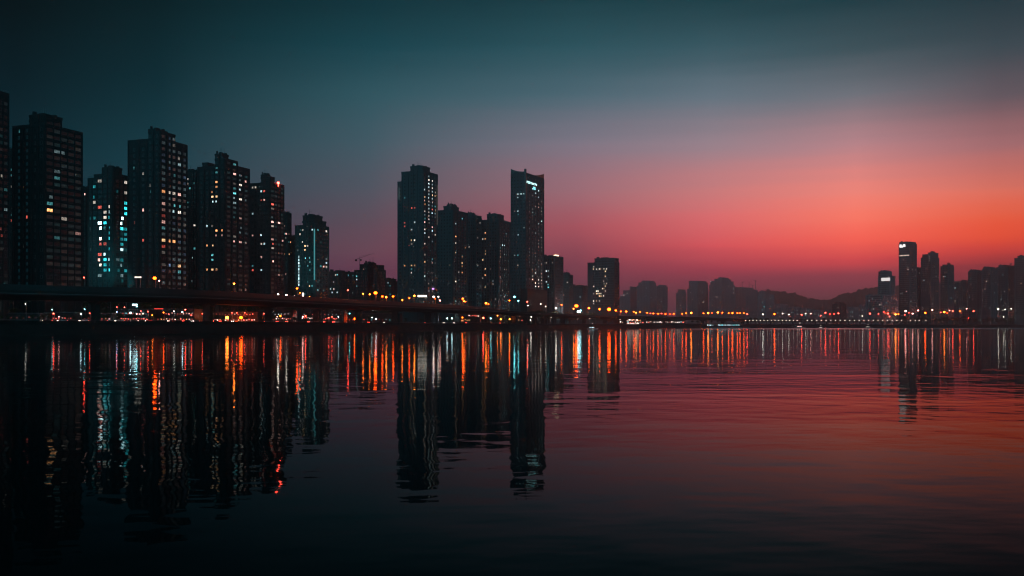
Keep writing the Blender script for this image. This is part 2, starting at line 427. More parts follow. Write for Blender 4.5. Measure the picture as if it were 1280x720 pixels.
ctow = tower(AP, 'apartment tower with teal floodlit walls and a bright cluster of teal windows', RES, 110, 141, 160, 600, 22,
      [(0,1,0,1,222),(0,.75,0,1,218),(0,.42,0,.6,210)], 3.3, [(.14,.9),(.3,2.8),(.52,3.2),(.74,2.2),(.9,1.0)], cols(3,2.8,.2,.95),
      [(156.5,241,'w',1),(157,229,'w',.8),(125,229,'w',.5),(124.5,276,'c',12),(125,281,'c',9),(130,276,'q',3),(136,274.5,'q',4),(124,283,'p',6),(136,282,'q',1),(151,274,'c',12),(152,279,'c',6),(151.5,287,'q',3),(155.5,254.5,'q',3.5),(155.5,261,'q',2.6),(155.5,268,'q',2.6),
       (125,297,'p',6),(135,299,'q',3),(136,293,'q',.7),(133,318,'c',1.6),(129,325,'q',2.6),(133,325,'c',4),(136,326,'q',1),(134,331,'q',3),(129,335,'q',1),(134,337,'q',3),(124,325,'p',2),(122.5,332,'w',2),(152,313,'c',1.4),(153,303,'q',.7),(152.5,332,'c',1),(118,256,'w',1),(135.5,256,'w',1.2),(128,261,'r',1.2),(129,268,'w',1),(133,268,'w',1),(137,268,'c',1),(117,250,'q',.5),(134,308,'q',.8),(152,323,'q',.8),(155,338,'q',.6),(126,308,'r',.9),(126,316,'r',.9),(126,304,'r',.8),(131,288,'q',.6),(136,287,'q',.7),(155,290,'q',.6),(152,297,'q',.5),(149,338,'q',.6)],
      CONC2, prob=(.10,.22), pal='qqqc', wh=2.0, st=.5)
grid = [(p,y,k,s_) for p,y,k,s_ in ((205,240.8,'o',1.3),(212,242,'w',.8),(216,243,'w',.7),(221.7,244.5,'p',1.2),(204.7,256.5,'p',.5),(204.5,264.4,'p',.35),(205,272.5,'r',.5),(203.5,280,'p',1),(216,259,'t',.5),(222,260.5,'t',.9),(215.5,266.5,'c',1),(222,268,'w',1.6),(216,250.5,'p',.3),(204.5,296.5,'y',1.8),(211.5,297.5,'o',1.2),(221,299,'o',1.3),(203.5,304,'r',.5),(221,330,'y',1.5),(213,328,'b',.8),(221,338,'t',.8),(206,288,'t',.25),(215,221,'t',.2),(167.5,213.5,'t',.8),(183,216.7,'w',.8),(181.5,262,'p',1.5),(166,280,'r',.3),(188,236,'t',.3),(177,303.7,'r',1.4),(191,235,'w',.3),(225,206,'c',.5),(224,203,'w',.4))]
tower(AP, 'tall near apartment tower with a full grid of dim panes on its right face', RES, 160, 200, 234, 580, 20,
      [(0,1,0,1,174),(0,.36,0,.55,165),(.12,.36,0,.4,162),(0,.2,.55,1,177)], 3.7, [(.1,1.0),(.3,1.3),(.52,1.3),(.8,1.2)], [(.12,3.2),(.34,1.6),(.5,2.6),(.70,2.9),(.9,2.4)],
      grid, CONC3, dim=.97, dimpal='cccwpb', dimst=.05, wh=1.9)
tower(AP, 'slim dark slab with one stacked column of pale windows right of the grid tower', RES, 229, 246, 252, 680, 20,
      [(0,1,0,1,214)], 3.3, cols(5,1.7), cols(2,2), [(234,222,'w',1.5),(234,228,'w',.6),(234,255,'t',.4),(233,287,'t',1),(232.5,295,'t',1.2),(232.5,310,'c',1.6),(232.5,320,'t',.8),(232.5,332,'t',.8),(247.5,218.5,'t',1.5),(247,230,'t',1.2),(247,242.5,'t',1),(246,254.5,'t',1),(245.5,266.5,'w',1.8),(245.5,272.7,'t',1),(245.5,279,'w',1.4),(246.5,286,'w',1.6),(246,299,'t',.5),(245,309,'t',1)], CONC, prob=(.1,.1), pal='tc')
tower(AP, 'dark apartment tower with tall central crown and paired orange windows', RES, 247, 281, 312, 650, 20,
      [(0,1,0,1,208),(0,.36,0,.5,199),(.1,.36,0,.25,193),(.72,.92,.1,.5,202),(0,.2,.5,1,205)], 3.3, [(.1,1.2),(.3,1.7),(.45,1.7),(.65,1.4),(.85,1.4)], cols(4,3.3,.03,.97),
      [(259.5,280,'c',1.5),(269,211.5,'t',.8),(269,217,'t',.5),(269.5,231,'o',1.8),(272.5,231,'o',1.8),(262.5,239,'o',1.5),(268,245.7,'y',2.5),(271.5,246.5,'y',1.8),(268,252,'c',1.2),(271.5,252,'c',1.2),(272,286,'o',2.5),(276,286.5,'o',1.8),(269,293,'p',.8),(275,293,'p',.8),(266,305,'y',2.5),(262,305,'o',1.4),(266,319,'t',1.5),(266,324,'t',1.5),(259,339,'o',2),(264,339,'y',2),(269,339,'o',2),(262,285,'w',.5),
       (292.5,208.5,'t',.8),(292.5,219.6,'p',1.8),(299.5,228.5,'w',1.4),(304.5,228.5,'p',1.4),(302.5,235,'c',1.5),(292.5,239,'t',1.8),(292.5,246,'c',.5),(304,249,'w',1.2),(292.5,253,'c',.6),(302,275.5,'p',.8),(302,282,'c',.3),(292,299,'p',1),(302,302,'p',.8),(307,304,'w',.8),(303,288,'c',.4),(292,293,'w',.4)],
      CONC3, prob=(.03,.16), pal='ccttwp', st=.35, dim=.75, dimst=.022)
def obstruct(root, WL, WR, bl, mb):
    m = MB(); m.ball((.3,WR*.55,bl[0][4]+1.4),.9); m.tube((.3,WR*.55,bl[0][4]-1.2),(.3,WR*.55,bl[0][4]+1.0),.15)
    m.obj('beacon', lampmat('r',70), root)
tower(AP, 'dark apartment tower with a white and red beacon on its roof edge', RES, 312, 338, 355, 700, 22,
      [(0,1,0,1,229),(0,.45,0,.3,222),(.15,.45,0,.2,219),(0,.3,.5,1,236)], 3.2, cols(6,1.5), cols(4,3.0,.03,.97),
      [(327.5,240.5,'c',2),(332,241,'r',1.2),(325,249,'r',1),(331,252,'p',1.5),(315,265,'c',1.8),(319,231.5,'w',1),(313.5,232,'w',1),(326.5,291.5,'c',2.2),(329,302,'c',1),(325,303,'w',1),(327.5,320,'p',2),(327.5,337,'c',2),(313,339,'r',1.5),(314.6,294.5,'p',.8),(339.5,253,'r',2),(340.5,276.5,'p',2),(339,280,'w',1.4),(347,281,'p',1.6),(340,301,'p',1.2),(342,306,'r',1.2),(351,303,'p',1.5),(339,326,'p',2),(316,330,'t',.6)],
      CONC3, prob=(.04,.2), pal='tcwpr', st=.5, dim=.6, dimst=.02, extra=obstruct)
tower(AP, 'low dark block half hidden behind the beacon tower, dotted with orange windows', RES, 346, 360, 364, 760, 22, [(0,1,0,1,267)], 3.2, cols(5,1.7), cols(2,2),
      [(356.5,284.5,'p',1.8),(357,290,'p',1.5),(360.5,294,'p',1.8),(363,305,'o',2),(360.7,317,'y',2.4),(356.5,318,'o',1.5),(350,310,'t',1)], CONC, prob=(.12,.1), pal='wtp', st=.8)
tower(AP, 'dim lower slab tucked against the left side of the teal light strip tower', RES, 352, 366, 372, 800, 22, [(0,1,0,1,296)], 3.2, cols(4,1.7), cols(2,2), [(360,330,'w',.6)], CONC, prob=(.06,.05), pal='ctw')
def gstrip(root, WL, WR, bl, mb):
    D=740
    [glow_strip(root, -WL*.80, 0, zat(357-i*3.9,D)-GZ, zat(354.2-i*3.9,D)-GZ, 'c', (1.3,.7,1.8,1.1,.5)[i%5], .9, name='stair_window') for i in range(10)]
    glow_strip(root, -.35, 0, zat(350,D)-GZ, zat(286,D)-GZ, 't', .30, 1.0)
gtow = tower(AP, 'teal lit tower with a bright white vertical light strip down its front', RES, 369, 394, 411, 740, 22,
      [(0,1,0,1,282),(.05,.62,0,.6,270),(0,.2,.3,.8,276)], 3.1, cols(7,1.5), cols(4,2.2),
      [(377.5,288,'w',1.3),(377,294,'w',1.2),(377,302,'w',1),(382,305,'y',2),(384.5,305,'w',1.6),(382,311,'y',1.2),(382.5,322,'t',1.5),(393.5,289,'c',2),(409,291,'w',1.8),(407.5,329.5,'c',2),(403,333.5,'p',1.4),(407.5,334,'w',1.6),(385,283,'w',1.2),(388,357,'y',1.5),(393,357,'t',1.5),(385,332,'t',1),(388,338,'t',.6),(386,320,'t',.6)],
      CONC2, prob=(.10,.12), pal='tttc', st=.35, extra=gstrip)
# --- low buildings in the gap
tower('low_block', 'low grey block right of the teal light strip tower', 'building', 409, 424, 444, 900, 30, [(0,1,0,1,340)], 3.3, cols(6,1.6), cols(6,1.8), [(419,343,'w',1.3),(424,365,'c',1),(436,345,'t',1),(414,360,'c',1),(418,362,'w',1)], CONC2, prob=(.08,.12), pal='ctw', zlow=18)
tower('low_block', 'mid rise block under the tower crane', 'building', 443, 460, 480, 960, 30, [(0,.6,0,1,331),(0,1,0,.9,338),(0,.4,.1,.5,329)], 3.3, cols(5,1.8), cols(5,2), [(454,337,'p',2),(446,344,'t',1),(441,349,'c',1)], CONC, prob=(.06,.05), pal='ctw', zlow=20)
tower('low_block', 'pale gridded low block between the crane block and the slender tower', 'building', 467, 471, 482, 940, 30, [(0,1,0,1,338)], 3.2, cols(2,1.6), cols(5,1.8), [], CONC2, dim=.6, dimpal='ppr', dimst=.05, zlow=20)
tower('low_block', 'distant low hall at the foot of the slender tower', 'building', 478, 490, 499, 1150, 30, [(0,1,0,1,352),(.3,1,0,1,349)], 3.4, cols(4,1.8), cols(4,2), [], CONC, prob=(.05,.05), pal='ct', zlow=24)
def tower_crane(x, y, z, label, jib=16, h=9, rz=.4, sc=1):
    t = thing('tower_crane', label, 'crane', (x,y,z), rz)
    m = MB(); m.tube((0,0,0),(0,0,h),.35*sc,.3*sc,4); 
    for k in range(int(h/1.5)): m.tube((-.3,0,k*1.5),(.3,0,k*1.5+1.5),.07)
    m.obj('mast', METAL, t)
    m = MB(); m.tube((-4,0,h-.4),(jib,0,h+jib*.42),.3*sc,.14*sc,4); m.tube((0,0,h),(0,0,h+3),.15,.1,4); m.tube((0,0,h+3),(jib*.8,0,h+jib*.336),.06); m.obj('jib', METAL, t)
    m = MB(); m.box(-4.6,-2.6,-.8,.8,h-2.2,h-.5); m.obj('counterweight', ROADC, t)
    m = MB(); m.box(.5,1.9,-.7,.7,h-1.8,h-.1); m.obj('cab', DARKM, t)
tower_crane(ray(449)*965, 968, zat(331,965), 'thin luffing tower crane standing on the mid rise block', 15, 6, .1, .6)

# --- middle group
def hstrip(root, WL, WR, bl, mb):
    glow_strip(root, 0, WR*.93, zat(275,830)-GZ, zat(222,830)-GZ, 'w', .10, .6, face='R')
    glow_strip(root, -WL*.93, 0, zat(244,830)-GZ, zat(228,830)-GZ, 'c', .12, .5)
def rows(px, y0, y1, dy, k, st): return [(px, y0+i*dy, k[i%len(k)], st*(.5+((i*7919)%10)/10)) for i in range(int((y1-y0)/dy)+1)]
tower(AP, 'tall slender tower with stepped crown left of centre and a dotted bright right face', RES, 497, 529, 547, 850, 24,
      [(0,1,0,1,226),(0,.85,0,1,214),(.02,.5,0,.5,208),(0,.15,.5,1,219)], 3.2, [(.12,.9),(.33,1.5),(.45,1.5),(.72,1.5),(.9,1.2)], [(.1,1.9),(.38,1.9),(.62,1.9),(.82,1.7)],
      [(513.5,260.7,'r',2.2),(518,260.7,'r',1.5),(505.5,278.5,'r',1.8),(506,284.5,'r',1.5),(516.5,276.5,'c',.8),(515,300,'y',2),(518.5,299,'w',1.6),(506.5,245,'t',.3),(515,305,'w',1),(506.7,331,'o',1.6),(513,331,'y',1.6),(517.7,330,'y',1.6),(516,341,'w',1.6),
       (531,235,'c',1.6),(531.5,244.7,'y',2.4),(531,249.5,'p',1.6),(531,254,'o',2.2),(532,264,'w',1.5),(535,264,'w',1.6),(538,264,'c',2),(541,265,'r',1.6),(531.5,278.7,'p',2),(531.5,285,'w',4),(532,290.5,'c',1.5),(538,274,'w',1.5),(538.5,286,'p',2),(542,287,'c',1.4),(538,295,'w',1),(542,295,'w',1),(531,326.7,'y',1.5),(531,317,'w',1),(531,345,'c',1.2),(531,305,'w',1.2),(538,245,'y',2.4),(542,246,'y',2)]
      +rows(538,221,262,4.4,'cwc',1.4)+rows(542,221,262,4.4,'cw',.9), CONC4, prob=(.03,.3), pal='cwwtp', st=.6, dim=.4, dimst=.04, extra=hstrip)
tower(AP, 'dark tower with flat raised crown block right of the slender tower', RES, 545, 566, 585, 950, 24,
      [(0,1,0,1,263),(.1,.55,0,.5,258),(.12,.4,.05,.4,256),(0,.3,.4,1,264)], 3.2, cols(5,1.4), cols(4,2),
      [(569,296,'o',2),(569,305,'w',2),(569,314,'y',2),(576.5,322,'o',2),(576.5,327,'y',1.6),(576.5,332,'o',2),(577,339,'o',2.4),(567,353,'w',2),(563,331,'y',.8)], CONC4, prob=(.015,.14), pal='woyct', st=.9)
tower(AP, 'plain dark slab wedged between the crown block tower and the orange dotted tower', RES, 578, 595, 602, 1000, 24,
      [(0,1,0,1,270),(.3,.7,.1,.6,267)], 3.2, cols(5,1.3), cols(2,2), [(587.5,307.5,'w',1.6),(597,331,'w',.8)], CONC4, prob=(.02,.08), pal='wct')
tower(AP, 'dark tower with scattered orange windows just left of the curved crown tower', RES, 600, 623, 638, 1010, 24,
      [(0,1,0,1,275),(.1,.62,0,.6,268),(0,.35,.3,1,277)], 3.2, cols(6,1.4), cols(5,1.8),
      [(607,291.5,'o',2),(602,298,'w',1.5),(607,300,'o',2),(607.5,313,'o',1.8),(607,316,'y',2.4),(602,325,'y',1.5),(607,335.5,'y',2.4),(607,345.5,'o',2),(608,359,'y',2),(605,347,'w',1),(628,306.5,'c',2.4),(632,306,'c',1.6),(625,321,'o',1.4)], CONC4, prob=(.03,.22), pal='cwwtop', st=.5, dim=.5, dimst=.04)
# --- curved crown tower
def crown(root, WL, WR, bl, mb):
    D=1100
    # concave parapet screens on both street faces, high at the outer corner
    m = MB(); zb = bl[0][4]; n=10
    def screen(pts0, pts1):
        for i in range(n):
            a, b = pts0(i/n), pts0((i+1)/n); c_, d = pts1(i/n), pts1((i+1)/n)
            m.quadbox([(a[0],a[1],zb-1),(b[0],b[1],zb-1),(d[0],d[1],zb-1),(c_[0],c_[1],zb-1),a,b,d,c_])
    zl = lambda t: zat(214.2,D)-GZ + (t**2.2)*4.6*D/1200*1.0
    zr = lambda t: zat(217,D)-GZ + (t**2)*7.5*D/1200
    screen(lambda t:(-WL*t,0.02,zl(t)), lambda t:(-WL*t,.9,zl(t)))
    screen(lambda t:(-.02,WR*t,zr(t)), lambda t:(-.9,WR*t,zr(t)))
    m.box(-1.6,.5,-.5,1.5,zb-30,zat(211,D)-GZ)
    m.obj('crown_screen', GLASSB, root)
    # illegible lit lettering: a short row of glowing strokes
    m = MB(); y0 = WR*.04; zc = zat(227,D)-GZ; u = WR*.56/8
    for i in range(8):
        y = y0+i*u; hh = 2.6 if i in (0,1,2,6) else 2.0
        m.box(.5,.75,y,y+u*.22,zc-hh/2,zc+hh/2); m.box(.5,.74,y+u*.22,y+u*.68,zc+hh/2-.6,zc+hh/2)
        if i % 2 == 0: m.box(.5,.74,y+u*.22,y+u*.7,zc-.3,zc+.25)
        if i in (1,3,4,7): m.box(.5,.74,y+u*.22,y+u*.7,zc-hh/2,zc-hh/2+.5)
    m.obj('sign_lettering', emit('tower_sign_glow', (.6,1,1), 2.0, False), root)
    m = MB(); m.box(.5,.75,WR*.38,WR*.5,zat(234,D)-GZ,zat(230.5,D)-GZ); m.obj('sign_emblem', emit('tower_emblem_glow', (.25,.95,1), 1.4, False), root)
    m = MB(); m.box(-WL*.25,3.5,-3,WR*1.02,-.8,zat(361,D)-GZ); m.obj('podium', PODM, root)
def trows():
    o=[]
    for i in range(24):
        y = 246+i*4.6
        for px,k,q in ((663,'p',.22),(667,'w',.16),(671.5,'p',.40),(675.5,'w',.25)):
            o.append((px+((i*37)%10-5)*.1, y, k if (i+int(px))%3 else 'c', q*(.4+((i*53+int(px)*17)%10)/7)))
    return o
tower('skyscraper', 'tallest tower with twin concave roofline and glowing sign near its top', 'skyscraper', 638.5, 657, 680, 1100, 26,
      [(0,1,0,1,217),(0,1,-.0,.94,216.5)], 3.9, [(.1,1.8),(.3,1.8),(.52,1.8),(.74,1.8),(.9,1.4)], [(.07,2.0)]+[(.2+i*.165,2.5) for i in range(5)],
      [(651,236.5,'c',2.6),(648,242,'c',1.6),(651,240.5,'c',2.2),(654.5,241,'c',1.2),(648,247.5,'c',1.5),(648,253,'c',1.2),(648,259,'c',1.5),(648,262.5,'c',2),(648,268,'t',1),(648,287,'c',.8),(648,295,'c',1.5),(648,311.5,'c',2),(648,320,'t',.4),(648,330,'w',.5),
       (666,238,'c',2),(672,237,'c',2.4),(674,237,'c',2),(677,241.5,'c',2.6),(668,241,'c',1.6),(673,248,'c',2.6),(675,258,'p',1.2),(665,266,'c',2.6),(677,275,'c',2.8)]
      +[(664+i*2.6,345+j*3.7,'wpcw'[(i+j)%4],1.0+((i*5+j*3)%4)*.8) for i in range(6) for j in range(4)]+trows(),
      CONC4, prob=(.02,.05), pal='wwcp', st=.25, extra=crown, dim=.4, dimst=.05)
def rooflight(root, WL, WR, bl, mb):
    m=MB(); m.box(-WL*.2,-WL*.02,WR*.2,WR*.5,bl[0][4]+.95,bl[0][4]+2.4); m.obj('rooftop_sign', emit('roof_sign_glow',(1,.75,.45),4,True), root)
tower(AP, 'teal dotted tower with a warm rooftop light right of the curved crown tower', RES, 678, 693, 704, 1160, 28,
      [(0,1,0,1,320.5)], 3.3, cols(5,1.7), cols(4,2), [(685,355,'t',4),(684,353,'c',3),(684,369,'c',2),(686,358,'t',3),(682,369,'t',1.5),(684,330,'w',1.5),(683,338,'c',2),(685,337,'c',1.2),(686,345,'c',1.5),(695,372,'w',1.2),(697,378,'w',1.2),(683,376,'t',1)], CONC4, prob=(.14,.1), pal='ctwt', st=.9, zlow=20, extra=rooflight)
tower(AP, 'narrow grey block beside the teal dotted tower', RES, 703, 711, 716, 1250, 28, [(0,1,0,1,344),(.2,.8,0,.6,342)], 3.3, cols(3,1.8), cols(3,2), [(709,352,'w',1)], CONC4, prob=(.14,.12), pal='wwpc', st=.8, zlow=20)
tower('low_block', 'plain wide low building between the grey block and the lit office', 'building', 714, 728, 738, 1450, 28, [(0,1,0,1,357.5)], 3.5, cols(4,2), cols(4,2), [(724,372,'c',1.8),(727,363,'w',.5)], CONC4, prob=(.01,.01), zlow=26)
OL = [(742,338),(745,337),(750,337.5),(752,337),(755,337),(758,337),(757,340),(754,350),(754,354),(756,358),(758,354),(753,360),(755,362),(745,362.5),(748,364),(750,366),(752,367),(754,369),(745,368),(742,366),(739,358),(749,370),(737,332),(742,376),(746,376),(750,376),(737,377),(756,346),(757,363),(747,366),(752,371)]
tower('office_tower', 'freestanding dark glass office with a curve of white lit windows', 'office tower', 734.5, 768, 774, 1320, 28,
      [(0,1,0,1,328),(0,.74,0,.9,323)], 3.4, cols(14,1.7,.03,.8), cols(3,2), [(a,b,'w' if i%3 else 'y',2.2) for i,(a,b) in enumerate(OL)], CONC4, prob=(.012,0), pal='wc', st=.6, zlow=24, wh=1.9)

# --- far towers
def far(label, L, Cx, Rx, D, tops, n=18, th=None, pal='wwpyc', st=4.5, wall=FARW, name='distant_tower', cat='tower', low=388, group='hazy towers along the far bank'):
    a = math.degrees(math.atan(ray(Cx)))
    th = th if th is not None else max(12, a+26)
    bl = []
    for p0, p1, ty in tops:
        # fractions along the silhouette, left face then right face
        def fr(p): return ('L', (Cx-p)/max(Cx-L,.1)) if p <= Cx else ('R', (p-Cx)/max(Rx-Cx,.1))
        f0, f1 = fr(p0), fr(p1)
        if f0[0]=='L' and f1[0]=='L': bl.append((max(0,f1[1]),min(1,f0[1]),0,1,ty))
        elif f0[0]=='R': bl.append((0,1,max(0,f0[1]),min(1,f1[1]),ty))
        else: bl.append((0,min(1,f0[1]),0,min(1,f1[1]),ty))
    rg = random.Random(int(L*7+D)); top = min(t[2] for t in tops)
    litl = []
    stf = st if D > 3500 else 1.0
    for _ in range(int(n*(1 if D > 3500 else .55))):
        litl.append((rg.uniform(L+1,Rx-1), top+3+(low-top-3)*rg.random()**.8, rg.choice(pal), stf*rg.choice((.15,.25,.4,.6,1.2))))
    nL = max(2, int((Cx-L)/2.2)); nR = max(2, int((Rx-Cx)/2.2))
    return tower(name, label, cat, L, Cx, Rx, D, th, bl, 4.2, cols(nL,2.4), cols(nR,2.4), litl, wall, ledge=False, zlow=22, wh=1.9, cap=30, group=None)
far('hazy pyramid shaped apartment cluster right of the lit office', 774, 788, 798, 4400, [(774,798,370),(779,796,363),(787,796,358.5)], 14)
far('hazy round shouldered tower standing mid way behind the expressway lamps', 796, 812, 821, 4300, [(796,821,357),(798,820,353),(802,818,351)], 16)
far('narrow hazy slab last before the gap in the skyline', 821, 828, 834.5, 4400, [(821,834.5,358),(823,833,356.5)], 12)
far('small hazy tower at the left end of the second distant cluster', 845, 852, 858, 4200, [(845,858,366),(847,857,362)], 10)
far('stepped hazy tower with rounded top left of the widest distant block', 859, 872, 885.5, 4300, [(859,885.5,361),(863,885,356),(868,885,352.5),(874,883,351)], 30)
far('widest hazy apartment block with rounded crown in the second cluster', 886.5, 902, 919, 4200, [(886.5,919,356),(888,917,351),(893,914,348.5),(898,911,347)], 40)
far('unfinished hazy block with thin cranes above its roof', 918, 932, 947, 4400, [(918,947,361.5),(918,927,359)], 8)
for i,(px,ty) in enumerate(((928,353.5),(936.5,353),(944.5,351.5),(941,357))):
    tower_crane(ray(px)*4420, 4422, zat(361.5,4400)+.0, 'faint tower crane on the unfinished block, %s' % ('leftmost of four','second from left of four','rightmost and tallest of four','shortest of four')[i], 14, (361.5-ty)*3.9, .5+i, 3.5)
far('low hazy block with white lights at the foot of the hill', 947, 957, 968, 3900, [(947,968,368),(949,962,364)], 22, pal='ctwc')
for i,(l_,r_,t_,d_,lb) in enumerate(((968,985,380,4300,'small hillside block dotted with bluish lights right of the white lit block'),(984,1002,384,4000,'low teal dotted block before the dip of the hills'),(1001,1016,386,3900,'squat block directly under the saddle of the hills'),(1016,1034,388,3900,'long low block with red lights below the saddle'),(1058,1076,384,3600,'low block between the reddish hall and the white sign tower'),(1074,1090,381,3400,'mid height block just left of the white sign annex'))):
    far(lb, l_, (l_+r_)/2, r_, d_, [(l_,r_,t_)], 10, pal='tcwr', name='low_block', cat='building', low=396)
far('squat reddish hall in front of the right hand hill', 1040, 1049, 1058, 2500, [(1040,1058,380),(1043,1056,378.5)], 3, name='low_block', cat='building', wall=surf('red_brick',(.35,.10,.09),.85,.2,.2,.3))
def usign(root, WL, WR, bl, mb):
    D=2000
    m=MB(); m.box(-WL*.72,-WL*.02,-.9,-.5,zat(351,D)-GZ,zat(347,D)-GZ); m.obj('sign_board', emit('sign_board_glow',(1,.95,.92),1.05,False), root)
t=far('grey tower with a glowing white rectangular sign near its top', 1097.5, 1113, 1119, 2000, [(1097.5,1119,345),(1098,1109,339.5),(1100,1108,338.5)], 12, pal='ctw')
usign(t, t['dims'][0], t['dims'][1], None, None)
far('low annex block at the foot of the white sign tower', 1082, 1104, 1122.5, 1960, [(1082,1122.5,369)], 26, pal='ctw', name='low_block', cat='building')
def vsign(root, WL):
    D=2020; m=MB(); x0=-WL*.92; w=WL*.62; zc=zat(307,D)-GZ
    m.ball((x0+w*.2,-1.0,zc-.6),3.4,.5,3.0,10,6); m.tube((x0+w*.42,-.9,zc-3.0),(x0+w*.62,-.9,zc+3.6),1.1,.9); m.ball((x0+w*.66,-1.0,zc+.9),2.6,.5,3.2,10,6); m.tube((x0+w*.8,-.9,zc+3.4),(x0+w*.84,-.9,zc-2.0),1.0,.8); m.tube((x0-w*.02,-.9,zc+2.4),(x0+w*.3,-.9,zc+3.4),.7,.5)
    m.obj('sign_logo', emit('logo_glow',(1,.93,.9),1.6,False), root)
    m=MB()
    for i in range(7): m.box(x0+i*WL*.13, x0+i*WL*.13+2.2, -.7,-.45, zat(319.6,D)-GZ, zat(318.4,D)-GZ)
    m.obj('sky_lobby_lights', emit('lobby_glow',(1,.7,.55),1.2,False), root)
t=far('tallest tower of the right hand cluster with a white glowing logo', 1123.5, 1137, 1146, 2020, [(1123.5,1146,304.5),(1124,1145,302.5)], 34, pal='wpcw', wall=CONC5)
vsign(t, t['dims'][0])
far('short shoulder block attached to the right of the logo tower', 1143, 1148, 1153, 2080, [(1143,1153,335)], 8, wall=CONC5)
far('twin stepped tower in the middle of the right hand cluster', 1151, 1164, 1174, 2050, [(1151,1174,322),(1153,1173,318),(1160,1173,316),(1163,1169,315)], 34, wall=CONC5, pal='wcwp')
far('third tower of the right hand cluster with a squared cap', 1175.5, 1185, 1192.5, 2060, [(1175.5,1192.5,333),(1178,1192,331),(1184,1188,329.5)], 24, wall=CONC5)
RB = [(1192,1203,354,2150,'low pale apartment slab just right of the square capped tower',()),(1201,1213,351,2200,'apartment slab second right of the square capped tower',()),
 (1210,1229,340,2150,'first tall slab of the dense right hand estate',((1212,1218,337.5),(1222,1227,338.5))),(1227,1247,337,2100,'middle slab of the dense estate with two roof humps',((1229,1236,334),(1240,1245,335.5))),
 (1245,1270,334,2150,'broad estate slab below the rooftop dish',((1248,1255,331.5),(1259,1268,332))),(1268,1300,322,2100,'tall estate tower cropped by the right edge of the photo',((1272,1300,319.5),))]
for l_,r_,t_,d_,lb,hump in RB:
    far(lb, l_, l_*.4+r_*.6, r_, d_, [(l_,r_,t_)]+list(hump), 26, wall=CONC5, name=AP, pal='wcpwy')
# rooftop dish on the estate
t=thing('satellite_dish','small dish mast on an estate roof near the right edge','dish',(ray(1265)*2120,2125,zat(332.5,2110)))
m=MB(); m.tube((0,0,0),(0,0,4),.35); m.obj('mast',METAL,t); m=MB(); m.ball((0,0,5.4),3.2,1.0,1.4); m.obj('dish',METAL,t)

# ------------------------------------------------------------------ viaduct
def perp(px):                                      # depth change for one metre of width across the road
    x0,y0 = bank(px-4); x1,y1 = bank(px+4); dx, dy = x1-x0, y1-y0; l_ = sqrt(dx*dx+dy*dy)
    nx, ny = -dy/l_, dx/l_                         # inland normal
    r_ = ray(px)
    return 1/max(.25, (nx*r_+ny)) if (nx*r_+ny) > 0 else 1
DZK = [(-200,19.6),(480,19.6),(600,19.2),(680,17.5),(760,16.0),(860,16.5),(945,14.5)]
def dz(px):
    if px <= DZK[0][0]: return DZK[0][1]
    for (a,b),(c_,d) in zip(DZK, DZK[1:]):
        if px <= c_: t=(px-a)/(c_-a); t=t*t*(3-2*t); return b*(1-t)+d*t
    return DZK[-1][1]
NEAR = 20
def wo(w): return lambda px: NEAR + w*perp(px)
VPX = [p for p in range(-200, 946, 6)]
via = thing('viaduct', 'long dark elevated expressway on piers running along the river bank', 'viaduct', (bank(200,NEAR)[0], bank(200,NEAR)[1], GZ))
def localise(o):
    o.location = tuple(-a for a in o.parent.location); return o
dd = lambda k: (lambda px: dz(px)+k)
localise(ringstrip('deck', VPX, [(wo(0),dd(-.9)),(wo(4),dd(-3.2)),(wo(14),dd(-3.2)),(wo(18),dd(-.9)),(wo(18),dd(0)),(wo(0),dd(0))], ROADC, via))
localise(ringstrip('parapet', VPX, [(wo(.02),dd(.005)),(wo(.4),dd(.005)),(wo(.35),dd(1.1)),(wo(.07),dd(1.1))], ROADC, via))
localise(ringstrip('parapet', VPX, [(wo(17.6),dd(.005)),(wo(17.98),dd(.005)),(wo(17.93),dd(1.1)),(wo(17.65),dd(1.1))], ROADC, via))
nb = [p for p in VPX if p <= 640]
localise(ringstrip('noise_barrier', nb, [(wo(.15),dd(1.105)),(wo(.28),dd(1.105)),(wo(.28),lambda px: dz(px)+1.2+2.6*min(1,max(0,(640-px)/60))),(wo(.15),lambda px: dz(px)+1.2+2.6*min(1,max(0,(640-px)/60)))], BARR, via))
localise(ringstrip('handrail', VPX, [(wo(-.05),dd(-.35)),(wo(.0),dd(-.35)),(wo(.0),dd(-.15)),(wo(-.05),dd(-.15))], METAL, via))
def pier(px):
    m = MB(); X0,D0 = bank(px, wo(9)(px)); zt = dz(px)-3.15
    x1,y1 = bank(px+3, wo(9)(px+3)); a = atan2(y1-D0, x1-X0)
    def rot(lx,ly,z): return (X0+lx*cos(a)-ly*sin(a), D0+lx*sin(a)+ly*cos(a), z)
    def rb(x0,x1,y0,y1,z0,z1): m.quadbox([rot(*p) for p in ((x0,y0,z0),(x1,y0,z0),(x1,y1,z0),(x0,y1,z0),(x0,y0,z1),(x1,y0,z1),(x1,y1,z1),(x0,y1,z1))])
    rb(-1.3,1.3,-2.2,2.2,GZ-1,zt-1.5)
    m.quadbox([rot(-1.3,-2.2,zt-1.5),rot(1.3,-2.2,zt-1.5),rot(1.3,2.2,zt-1.5),rot(-1.3,2.2,zt-1.5),rot(-1.4,-6.5,zt),rot(1.4,-6.5,zt),rot(1.4,6.5,zt),rot(-1.4,6.5,zt)])
    localise(m.obj('pier', ROADC, via))
px = -60
while px < 940:
    pier(px); 
    x0,y0 = bank(px)
    q = px
    while sqrt((bank(q)[0]-x0)**2+(bank(q)[1]-y0)**2) < 62 and q < 940: q += 1
    px = q
